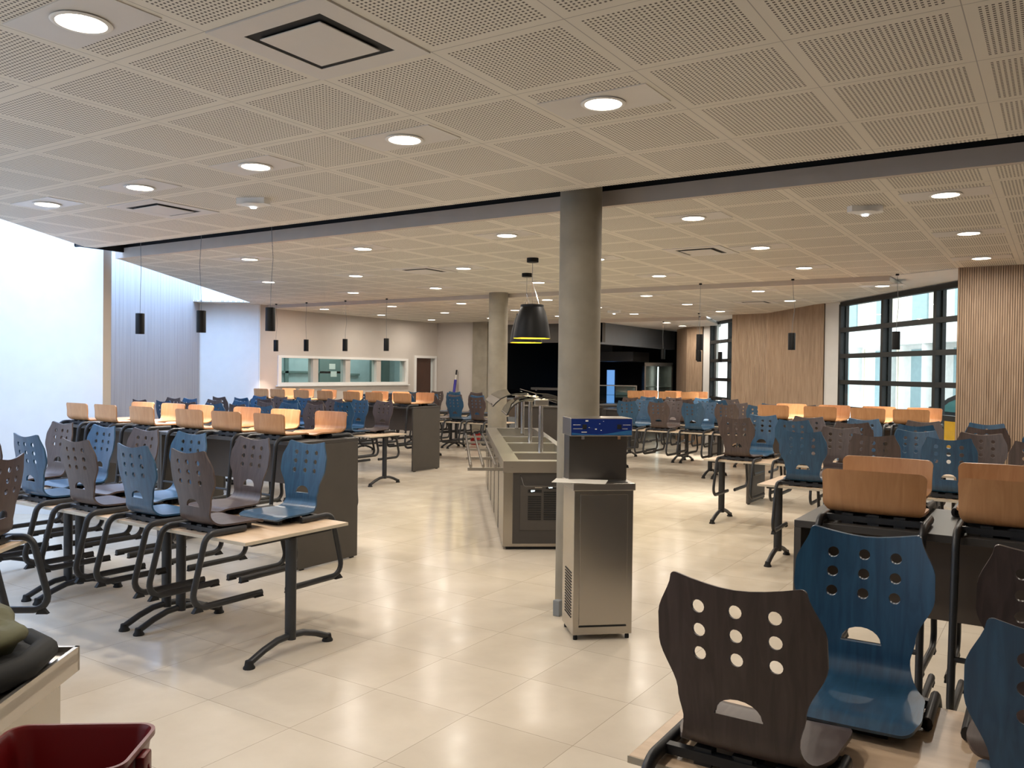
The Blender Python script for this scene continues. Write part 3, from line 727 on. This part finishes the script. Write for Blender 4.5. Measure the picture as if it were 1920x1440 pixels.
def dome(x, y, lab):
    t = thing('dome_pendant', lab, 'pendant lamp', (x, y, 2.07), 0, 'bell pendants over the buffet')
    s = obj('shade', lathe(B(), [(.205, 0), (.20, .05), (.182, .17), (.150, .29), (.130, .335), (.122, .35), (0, .352)], 40), M['lampblack'], t, 40)
    obj('lining', lathe(B(), [(0, .342), (.112, .34), (.140, .29), (.173, .17), (.193, .05), (.198, .0), (.205, .0)], 40), M['yellow'], s, 40)
    obj('top_cap', lathe(B(), [(.128, .342), (.128, .366), (.118, .37), (0, .37)], 32), M['lampblack'], t, 40)
    for k in range(3):
        a = 2*PI*k/3; obj('wire', tube(B(), [(.09*math.cos(a), .09*math.sin(a), .372), (0, 0, .62)], .002, 5), M['chrome'], t)
    obj('cord', tube(B(), [(0, 0, .62), (0, 0, .84)], .003, 6), M['grey'], t)
    obj('canopy', lathe(B(), [(0, .835), (.065, .835), (.065, .88), (0, .88)], 28), M['lampblack'], t, 40)
    obj('bulb', lathe(B(), [(0, .10), (.04, .12), (.05, .16), (.03, .22), (0, .24)], 16), M['yglow'], t, 40)
    area_light('dome_lamp', (x, y, 2.17), .1, 9, (1, .86, .5), 140)
dome(-4.90, 7.91, 'big black bell pendant with yellow inside, nearer of two over the buffet')
dome(-5.72, 9.10, 'big black bell pendant with yellow inside, farther of two over the buffet')

def diffuser(x, y, z, lab, gap=.035):
    t = thing('air_diffuser', lab, 'air vent', (x, y, z), 0, 'square air diffusers')
    bm = B(); a, b = .298, .20
    for x0, x1, y0, y1 in ((-a, a, -a, -b), (-a, a, b, a), (-a, -b, -b, b), (b, a, -b, b)): box(bm, x0, x1, y0, y1, -.006, .0)
    obj('frame', bm, M['duct'], t)
    bm = B()
    for x0, x1, y0, y1 in ((-.215, .215, -.215, -.2), (-.215, .215, .2, .215), (-.215, -.2, -.2, .2), (.2, .215, -.2, .2)): box(bm, x0, x1, y0, y1, -.004, .004)
    obj('inner_rim', bm, M['grey'], t)
    obj('shadow_gap', box(B(), -.2, .2, -.2, .2, -.003, -.001), M['black'], t)
    obj('plate', box(B(), -.160, .160, -.160, .160, -.014, -.009, bev=.002), M['duct'], t)
    bm = B()
    for sx in (-1, 1):
        for sy in (-1, 1): box(bm, sx*.14-.006, sx*.14+.006, sy*.14-.006, sy*.14+.006, -.009, 0)
    obj('hanger', bm, M['powder'], t)
diffuser(-2.41, 2.326, Z1, 'large square white air diffuser in the ceiling nearest the camera')
diffuser(-6.01, 4.126, Z1, 'square air diffuser in the near ceiling close to the left pendants')
diffuser(-6.70, 8.25, Z2, 'square air diffuser in the middle ceiling left of the bell pendants')
diffuser(-3.10, 8.25, Z2, 'square air diffuser in the middle ceiling right of the column')
diffuser(-4.25, 13.86, Z3, 'square air diffuser in the far ceiling before the middle slatted panel')
def emergency(x, y, z, rz, lab):
    t = thing('ceiling_emergency_light', lab, 'emergency light', (x, y, z), rz, 'emergency lights')
    bm = prism(B(), [(-.11, -.05), (.11, -.05), (.13, 0), (.11, .05), (-.11, .05), (-.13, 0)], -.045, 0); obj('housing', bm, M['white'], t)
    obj('lens', lathe(B(), [(0, -.065), (.05, -.058), (.085, -.046), (0, -.046)], 20), M['white'], t, 40)
    obj('lamp', lathe(B(), [(0, -.072), (.022, -.07), (.022, -.06), (0, -.06)], 12), M['led'], t)
emergency(-5.05, 4.21, Z1, .4, 'white emergency light block on the near ceiling above the left pendants')
emergency(-1.24, 6.64, Z2+.002, .5, 'white emergency light block on the middle ceiling to the right')
emergency(-7.2, 14.6, Z3, .3, 'small white emergency light on the far ceiling near the column')

# ------------------------------------------------------------------ buffet
BU = Vector((-4.431, 6.681, 0)); bang = math.atan2(W.y, W.x)
buf = thing('buffet_counter', 'long stainless steel self-service buffet counter with three sunken wells', 'buffet', BU, bang)
# local frame: x along the counter (away), y = -N  (so the room's right is -y)
LB, WB, HB = 4.75, .78, .85
bm = B(); box(bm, .03, LB-.03, -WB+.03, -.0, .03, .74); obj('body', bm, M['steelv'], buf)
obj('plinth', box(B(), .05, LB-.05, -WB+.05, -.03, 0, .03), M['black'], buf)
bm = B()   # worktop ring with three wells
wells = [(.16, .80), (.98, 1.98), (2.16, 2.95), (3.1, 4.6)]
y0, y1 = -WB-.005, .005; wy0, wy1 = -WB+.07, -.15
xs = [0]+[v for w in wells for v in w]+[LB]
for i in range(0, len(xs), 2): box(bm, xs[i], xs[i+1], y0, y1, .74, HB)
for a, b in wells: box(bm, a, b, y0, wy0, .74, HB); box(bm, a, b, wy1, y1, .74, HB)
obj('worktop', bm, M['steel'], buf)
for a, b in wells:
    bm = B(); box(bm, a, b, wy0, wy1, .742, .75)
    obj('well', bm, M['chrome'], buf)
for k in (1, 2, 3, 4):
    x = k*LB/5; obj('panel_joint', box(B(), x-.004, x+.004, -.002, .004, .04, .735), M['black'], buf)
fp = obj('front_panel', box(B(), .018, .03, -WB+.03, -.09, .06, .735), M['dark'], buf)
obj('service_door', box(B(), .012, .018, -WB+.06, -.16, .19, .62, bev=.002), M['darkpanel'], fp)
for j, (ya, yb, za) in enumerate(((-.36, -.235, .29), (-.56, -.385, .29))):
    bm = B()
    nsl = 11 if j == 0 else 13
    for k in range(nsl): box(bm, .007, .012, ya, yb, za+k*.0215, za+k*.0215+.011)
    obj('vent_grille', bm, M['black'], buf)
for y, z in ((-.30, .565), (-.47, .60)):
    d = obj('control_display', box(B(), .006, .012, y-.065, y+.065, z-.013, z+.013), M['black'], buf)
    cu = bpy.data.curves.new('txt', 'FONT'); cu.body = 'OFF'; cu.size = .022; cu.extrude = .0004; cu.align_x = 'CENTER'; cu.align_y = 'CENTER'
    to = bpy.data.objects.new('tmp', cu); C.objects.link(to)
    me = bpy.data.meshes.new_from_object(to.evaluated_get(bpy.context.evaluated_depsgraph_get())); bpy.data.objects.remove(to)
    me.transform(Matrix(((0, 0, 1, .0055), (-1, 0, 0, y+.02), (0, 1, 0, z), (0, 0, 0, 1))))
    me.materials.append(M['digit']); t_ = bpy.data.objects.new('digits', me); C.objects.link(t_); t_.parent = d
obj('name_plate', box(B(), .008, .012, -.37, -.30, .595, .61, bev=.002), M['chrome'], buf)
hb = tube(B(), fillet([(.018, -.16, .71), (-.02, -.165, .70), (-.05, -.19, .615), (-.05, -.62, .615), (-.02, -.66, .70), (.018, -.67, .71)], .03, 4), .004, 8); obj('grab_rail', hb, M['darksteel'], buf, 50)
# tray rail on the left side
tr = thing('tray_rail', 'three parallel chromed tubes of the tray slide along the buffet', 'tray rail', BU, bang)
for y in (.075, .195, .315): obj('rail', tube(B(), [(.02, y, .80), (4.05, y, .80)], .016, 12), M['chrome'], tr, 50)
for x in (.05, 1.05, 2.05, 3.05, 4.0): obj('bracket', box(B(), x-.02, x+.02, .006, .345, .755, .782), M['steel'], tr)
# sneeze guard
sg = thing('sneeze_guard', 'curved glass sneeze guard on steel posts above the buffet', 'sneeze guard', BU, bang)
py = -.44
for x in (.91, 2.18, 3.37, 4.5): obj('post', tube(B(), [(x, py, HB), (x, py, 1.40)], .026, 14), M['chrome'], sg, 50)
for x in (.91, 2.18, 3.37, 4.5): obj('clamp', box(B(), x-.05, x+.05, py-.075, py+.075, 1.345, 1.41, bev=.006), M['steel'], sg)
obj('light_bar', tube(B(), [(.9, py, 1.405), (4.55, py, 1.405)], .011, 8), M['darksteel'], sg, 50)
for x0, x1, e, h in ((.98, 2.0, 1., 0.), (2.1, 4.55, 1.28, .03)):
    for s in (1, -1):
        arc = [(py+s*.05, 1.41+h), (py+s*.15*e, 1.405+h), (py+s*.22*e, 1.385+h), (py+s*.285*e, 1.345+h), (py+s*.33*e, 1.295+h), (py+s*.36*e, 1.235+h*1.6)]
        bm = B()
        for a, b in zip(arc, arc[1:]): bm.faces.new([bm.verts.new((x0, *a)), bm.verts.new((x1, *a)), bm.verts.new((x1, *b)), bm.verts.new((x0, *b))])
        bmesh.ops.remove_doubles(bm, verts=bm.verts, dist=1e-5)
        bmesh.ops.solidify(bm, geom=list(bm.faces), thickness=.008)
        g = obj('glass_shield', bm, M['guard'], sg, 60)
        obj('edge_strip', tube(B(), [(x0, *a) for a in arc], .006, 6), M['black'], g, 60)
        obj('lower_edge', tube(B(), [(x0, *arc[-1]), (x1, *arc[-1])], .005, 6), M['chrome'], g, 60)
        obj('arm', tube(B(), [(x0+.02, py, 1.40), (x0+.02, py+s*.05, 1.41)], .008, 8), M['steel'], sg)

# ------------------------------------------------------------------ water fountain
fo = Vector((-2.572, 4.69, 0)); fr = Vector((-2.286, 4.944, 0)); fx = (fr-fo).normalized(); fang = math.atan2(fx.y, fx.x)
fc = fo+fx*.193
ft = thing('water_fountain', 'free-standing stainless water fountain with blue control panel before the column', 'water fountain', fc, fang)
bm = B(); box(bm, -.193, .193, 0, .33, .035, .955, bev=.003); obj('cabinet', bm, M['steelv'], ft)
obj('door', box(B(), -.155, .155, -.008, -.001, .10, .93, bev=.002), M['steelv'], ft)
obj('kick_slot', box(B(), -.155, .155, -.004, .001, .085, .095), M['black'], ft)
bm = B()
for i in range(6):
    for k in range(16): box(bm, -.1955, -.1925, .06+i*.032, .06+i*.032+.02, .13+k*.019, .13+k*.019+.009)
obj('side_vent', bm, M['black'], ft)
bm = B(); box(bm, -.203, .203, -.012, .335, .955, 1.0, bev=.003); wt = obj('worktop', bm, M['steel'], ft)
obj('drip_tray', box(B(), -.13, .16, .02, .16, 1.0, 1.004), M['darksteel'], wt)
bm = B(); box(bm, -.193, .193, .17, .33, 1.0, 1.295); obj('splashback', bm, M['darksteel'], ft)
bm = B(); box(bm, -.205, .205, .085, .335, 1.293, 1.41, bev=.003); hd = obj('control_head', bm, M['steel'], ft)
obj('control_panel', box(B(), -.20, .20, .080, .086, 1.300, 1.405), M['bluepanel'], hd)
bm = B(); lo_ = []; 
for k in range(13):
    u = k/12; zt = 1.317-.012*math.sin(PI*min(1, u*1.15))+.030*max(0, u-.45)**1.1
    lo_.append((-.198+.396*u, zt))
vs = [bm.verts.new((-.198, .0795, 1.302)), bm.verts.new((.198, .0795, 1.302))]+[bm.verts.new((x, .0795, z)) for x, z in reversed(lo_)]
f = bm.faces.new(vs); bmesh.ops.solidify(bm, geom=[f], thickness=.0015); bmesh.ops.triangulate(bm, faces=bm.faces)
obj('wave_print', bm, M['lightblue'], hd)
for x, z, q in ((-.10, 1.393, .009), (-.015, 1.374, .004), (-.04, 1.34, .006), (-.005, 1.332, .004), (.01, 1.39, .003), (-.085, 1.35, .003)): obj('printed_drop', box(B(), x-q, x+q, .0785, .0805, z-q*.5, z+q*.5), M['paper'], hd)
for x0, x1, z in ((-.19, -.14, 1.367), (-.19, -.13, 1.342), (.14, .19, 1.367), (.135, .17, 1.342)): obj('printed_line', box(B(), x0, x1, .0788, .0805, z-.0012, z+.0012), M['paper'], hd)
obj('printed_line', box(B(), -.135, -.10, .0788, .0805, 1.318, 1.323), M['paper'], hd)
for x in (-.115, .115): obj('push_button', box(B(), x-.014, x+.014, .076, .081, 1.34, 1.37, bev=.003), M['black'], hd)
for x in (-.12, .12): 
    bm = B(); box(bm, x-.010, x+.010, .10, .13, 1.272, 1.294); obj('spout', bm, M['chrome'], hd)
for x in (-.17, .17):
    for y in (.03, .30): obj('foot', lathe(B(), [(0, 0), (.014, 0), (.014, .02), (.008, .036), (0, .036)], 12, x, y), M['rubber'], ft, 40)
bm = B(); cyl(bm, (.10, -.0085, .90), (.10, -.0075, .90), .008, 12); obj('badge', bm, M['chrome'], ft)
tag(obj('conduit_box', box(B(), -.025, .025, -.025, .025, 0, .11, bev=.004), M['grey'], loc=(-2.93, 5.12, 0)), 'small grey conduit box on the floor beside the water fountain', 'box')
sh = obj('paper_sheet', box(B(), -.17, .17, -.10, .10, 0, .002, mtx=Matrix.Rotation(-.35, 4, 'Z')), M['paper']); p = ft.matrix_basis @ Vector((-.13, .06, 1.0)) if False else Matrix.Translation(fc) @ Matrix.Rotation(fang, 4, 'Z') @ Vector((-.14, .075, 1.0045))
sh.location = p; sh.rotation_euler = (0, 0, fang)
tag(sh, 'white paper sheet lying on the fountain worktop, overhanging its left side', 'paper')

# ------------------------------------------------------------------ near left: steel counter, jacket, red bucket on a trolley
scn = thing('steel_counter', 'stainless steel counter with raised rim at the lower left corner', 'counter', (*cw(-1.073, 2.50), 0), bang)
# local x=+W (away), y = -N
bm = B(); box(bm, -1.9, -.03, .04, .66, .10, .86); obj('body', bm, M['steelv'], scn)
bm = B(); box(bm, -1.95, 0, 0, .70, .86, .885); box(bm, -1.95, 0, 0, .012, .83, .90); box(bm, -.012, 0, 0, .70, .83, .90); box(bm, -1.95, 0, .69, .70, .83, .90); box(bm, -1.95, -1.938, 0, .7, .83, .9)
obj('worktop', bm, M['steel'], scn)
for x in (-1.8, -.12):
    for y in (.1, .6): obj('foot', lathe(B(), [(0, 0), (.022, 0), (.022, .02), (.016, .10), (0, .10)], 12, x, y), M['rubber'], scn, 40)
def blanket(nx, ny, fz, sx, sy):
    bm = B(); g = []
    for j in range(ny+1):
        g.append([bm.verts.new((sx*(i/nx-.5), sy*(j/ny-.5), fz(i/nx, j/ny))) for i in range(nx+1)])
    for j in range(ny):
        for i in range(nx): bm.faces.new((g[j][i], g[j][i+1], g[j+1][i+1], g[j+1][i]))
    return bm
jk = thing('folded_jacket', 'olive green jacket with black lining lying on the steel counter', 'jacket', (*cw(-1.345, 2.30), .887), bang)
def lump(a, b, h, ph, seg=40, rings=14, zo=0., wob=.10):
    bm = B(); prof = []
    top = bm.verts.new((0, 0, zo+h)); prev = None; R = []
    for r in range(1, rings+1):
        t = r/rings; ring = []
        for k in range(seg):
            an = 2*PI*k/seg
            w = 1+wob*math.sin(3*an+ph)+wob*.6*math.sin(5*an+2*ph)
            rad = math.sin(t*PI*.62)/math.sin(PI*.62) if t < .9 else 1-.10*((t-.9)/.1)
            z = zo+h*max(0, math.cos(t*PI/2))**.55+.010*math.sin(9*an+3*t*4+ph)*(1-t)+.012*math.sin(4*an-6*t)*(1-t)
            if t == 1: z = zo
            ring.append(bm.verts.new((a*rad*w*math.cos(an), b*rad*w*math.sin(an), z)))
        R.append(ring)
    for k in range(seg): bm.faces.new((top, R[0][k], R[0][(k+1) % seg]))
    for p, q in zip(R, R[1:]):
        for k in range(seg): bm.faces.new((p[k], q[k], q[(k+1) % seg], p[(k+1) % seg]))
    bm.faces.new(list(reversed(R[-1])))
    bmesh.ops.recalc_face_normals(bm, faces=bm.faces); return bm
obj('lining', lump(.22, .21, .075, .6), M['lining'], jk, 80)
obj('outer_fabric', lump(.205, .19, .085, 1.3, zo=.06), M['olive'], jk, 80)
obj('sleeve', tube(B(), [(-.2, -.18, .03), (-.05, -.24, .035), (.1, -.22, .035), (.2, -.12, .03)], .035, 12), M['lining'], jk, 80)
tag(obj('steel_ring', tube(B(), [(.016*math.cos(2*PI*k/20), .016*math.sin(2*PI*k/20), .004) for k in range(21)], .003, 6), M['chrome'], loc=(*cw(-1.14, 2.42), .885)), 'small pale ring lying near the corner of the steel counter', 'ring')
def rrect(hx, hy, r, n=6):
    out = []
    for cx, cy, a in ((hx-r, hy-r, 0), (-hx+r, hy-r, 90), (-hx+r, -hy+r, 180), (hx-r, -hy+r, 270)):
        out += [(cx+r*math.cos(math.radians(a+90*k/n)), cy+r*math.sin(math.radians(a+90*k/n))) for k in range(n+1)]
    return out
bk = thing('red_bucket', 'dark red rectangular plastic bucket at the bottom left edge', 'bucket', (*cw(-.86, 1.93), .58), math.atan2(N.y, N.x))
bm = B(); rings = []
for hx, hy, r, z in ((0, 0, 0, .0), (.125, .085, .03, 0), (.16, .112, .04, .265), (.168, .12, .045, .268), (.168, .12, .045, .28), (.16, .113, .04, .28), (.155, .108, .04, .27), (.12, .08, .03, .006), (0, 0, 0, .006)):
    if hx == 0: rings.append([bm.verts.new((0, 0, z))])
    else: rings.append([bm.verts.new((x, y, z)) for x, y in rrect(hx, hy, r)])
for a, b in zip(rings, rings[1:]):
    n = max(len(a), len(b))
    for k in range(n):
        k2 = (k+1) % n
        if len(a) == 1: bm.faces.new((a[0], b[k2], b[k]))
        elif len(b) == 1: bm.faces.new((a[k], a[k2], b[0]))
        else: bm.faces.new((a[k], a[k2], b[k2], b[k]))
bmesh.ops.recalc_face_normals(bm, faces=bm.faces); obj('body', bm, M['red'], bk, 40)
bm = B(); box(bm, .160, .182, -.025, .025, .20, .262, bev=.006); obj('handle_lug', bm, M['red'], bk, 40)
obj('handle', tube(B(), fillet([(.178, 0, .235), (.185, .0, .20), (.19, -.10, .14), (.12, -.155, .10)], .02, 4), .006, 8), M['red'], bk, 50)
tl = thing('steel_trolley', 'low steel trolley carrying the red bucket, below the bottom left edge', 'trolley', (*cw(-.80, 1.93), 0), math.atan2(N.y, N.x))
obj('upper_shelf', box(B(), -.22, .22, -.22, .22, .555, .579, bev=.003), M['steel'], tl); obj('lower_shelf', box(B(), -.22, .22, -.22, .22, .2, .22, bev=.003), M['steel'], tl)
for x in (-.2, .2):
    for y in (-.2, .2): obj('leg', tube(B(), [(x, y, 0), (x, y, .57)], .012, 10), M['steel'], tl, 50)

# ------------------------------------------------------------------ far end: kitchen servery, odds and ends
def cab(name, lab, cat, mat, x0, x1, y0, y1, z0, z1, **kw):
    return tag(obj(name, box(B(), x0, x1, y0, y1, z0, z1, bev=.004), mat), lab, cat)
sv = thing('servery_counter', 'dark servery counter with steel top before the black kitchen', 'counter', (-9.9, 17.6, 0))
obj('body', box(B(), -1.0, .75, -.35, .35, .03, .86), M['darkpanel'], sv); obj('worktop', box(B(), -1.02, .77, -.4, .38, .862, .90, bev=.004), M['steel'], sv); obj('plinth', box(B(), -.95, .7, -.3, .3, 0, .03), M['black'], sv)
sh = thing('overhead_gantry', 'steel heated gantry shelf standing on the dark servery counter', 'shelf', (-9.9, 17.7, .90))
obj('shelf', box(B(), -.98, .72, -.15, .15, .36, .42), M['darksteel'], sh)
for x in (-.92, .66): obj('post', tube(B(), [(x, 0, 0), (x, 0, .36)], .02, 10), M['steel'], sh, 50)
cb_ = thing('grey_cabinet', 'grey cabinet standing left of the far concrete column', 'cabinet', (-11.25, 17.5, 0))
obj('body', box(B(), -.25, .25, -.3, .3, 0, 1.02, bev=.004), M['brownpanel'], cb_); obj('worktop', box(B(), -.26, .26, -.31, .31, 1.02, 1.05), M['grey'], cb_); obj('door', box(B(), -.22, .22, -.31, -.301, .08, .6, bev=.003), M['grey'], cb_)
hood = thing('extractor_hood', 'dark extractor hood hanging inside the black kitchen', 'hood', (-10.4, 20.5, 2.0))
obj('canopy', prism(B(), [(-1.1, -.5), (1.1, -.5), (1.1, .5), (-1.1, .5)], 0, .25), M['dark'], hood); obj('duct', box(B(), -.4, .4, -.3, .3, .25, .97), M['dark'], hood)
kd = thing('kitchen_door', 'tall steel-framed door ajar beside the far concrete column', 'door', (-11.5, 20.6, 0))
obj('leaf', box(B(), -.02, .5, 0, .04, 0, 2.05), M['grey'], kd); obj('edge', box(B(), .5, .55, -.01, .05, 0, 2.05), M['chrome'], kd)
rf = thing('glass_fridge', 'steel upright fridge with glass door against the dark kitchen wall', 'fridge', (-9.75, 22.6, 0), .55)
bm = B(); box(bm, -.37, .37, .3, .33, .05, 1.95); box(bm, -.40, -.36, -.3, .33, .05, 1.95); box(bm, .36, .40, -.3, .33, .05, 1.95); box(bm, -.4, .4, -.3, .33, 1.9, 2.0); box(bm, -.4, .4, -.3, .33, 0, .1)
obj('body', bm, M['steelv'], rf)
for z in (.5, .9, 1.3): obj('shelf', box(B(), -.36, .36, -.25, .3, z, z+.02), M['steel'], rf)
obj('lamp_strip', box(B(), -.03, .0, -.29, -.26, .15, 1.88), M['tube'], rf); obj('glass_door', box(B(), -.36, .36, -.315, -.305, .1, 1.9), M['tealglass'], rf)
struct(obj('door_2', box(B(), -11.74, -11.49, 23.37, 23.395, .2, 1.78), M['doorlight']))
vt = thing('glass_display_case', 'glass cold display case on the servery beside the thick column', 'display case', (-9.70, 19.85, 0), .5)
obj('base', box(B(), -.55, .55, -.35, .35, 0, .86), M['darkpanel'], vt); obj('worktop', box(B(), -.57, .57, -.37, .37, .86, .90), M['steel'], vt)
bm = B(); 
for x in (-.5, .5):
    for y in (-.3, .3): box(bm, x-.012, x+.012, y-.012, y+.012, .90, 1.36)
box(bm, -.512, .512, -.312, .312, 1.36, 1.38); obj('frame', bm, M['steel'], vt)
obj('shelf', box(B(), -.49, .49, -.28, .28, 1.12, 1.13), M['guard'], vt); obj('glass', box(B(), -.49, .49, -.308, -.302, .91, 1.355), M['tealglass'], vt)
obj('back_panel', box(B(), -.0, .49, .28, .30, 1.05, 1.355), M['aqua'], vt)
sc2 = thing('side_counter', 'steel-topped side counter right of the thick column', 'counter', (-8.6, 18.3, 0))
obj('worktop', box(B(), -.5, .35, -.35, .35, .82, .86), M['steel'], sc2); obj('body', box(B(), -.45, .1, -.3, .3, 0, .82), M['dark'], sc2)
obj('leg', box(B(), .25, .3, -.3, -.25, 0, .82), M['steel'], sc2)
mp = thing('leaning_mop', 'blue and white mop leaning against the wall beside the door', 'mop', (-12.55, 16.45, 0))
obj('handle', tube(B(), [(0, 0, 0), (.02, .27, 1.66)], .012, 8), M['paper'], mp, 50)
obj('cloth', tube(B(), [(.006, .08, .5), (.012, .16, 1.0), (.018, .24, 1.48)], .035, 10), M['mopblue'], mp, 50); obj('grip', tube(B(), [(.0195, .262, 1.6), (.021, .282, 1.72)], .02, 8), M['black'], mp, 50)
def bucket(x, y, mat, lab):
    t = thing('bucket', lab, 'bucket', (x, y, 0), 0, 'buckets under the far tables')
    obj('body', lathe(B(), [(0, 0), (.10, 0), (.14, .26), (.145, .26), (.135, .255), (.095, .01), (0, .01)], 20), mat, t, 40)
    obj('handle', tube(B(), [(.14*math.cos(a), .02, .26+.10*math.sin(a)) for a in [PI*k/12 for k in range(13)]], .004, 6), M['powder'], t, 50)
bucket(-11.35, 15.9, M['redbright'], 'red bucket standing on the floor behind the fourth left low row')

# ------------------------------------------------------------------ light
sc = bpy.context.scene
w = bpy.data.worlds.new('world'); sc.world = w; w.use_nodes = True
wt_ = w.node_tree; bg = wt_.nodes['Background']
bg.inputs['Color'].default_value = (.90, .95, 1.0, 1); bg.inputs['Strength'].default_value = 1.5
# daylight falling through the roof-light strips along the left wall
def skylight(t0, t1, power):
    c, t = -4.46, (t0+t1)/2
    x, y = cw(c, t)
    area_light('skylight', (x, y, 3.70), 1.0, power, (.24, .50, 1.0), 170, 'RECTANGLE', (0, 0, math.atan2(W.y, W.x)-PI/2), t1-t0)
skylight(4.0, 9.8, 92); skylight(10.4, 16.7, 115); skylight(-2, 4.0, 30)
area_light('office_lamp', (XB-.75, 13.9, 2.85), .6, 26, (.9, 1, 1), 170, 'RECTANGLE', (0, 0, 0), 4.)
sc.view_settings.view_transform = 'Standard'; sc.view_settings.look = 'None'; sc.view_settings.gamma = 1
sc.view_settings.use_curve_mapping = False; sc.view_settings.exposure = .92
sc.cycles.use_denoising = True
sc.cycles.max_bounces = 8; sc.cycles.diffuse_bounces = 4; sc.cycles.glossy_bounces = 3; sc.cycles.transparent_max_bounces = 12
sc.cycles.sample_clamp_indirect = 6
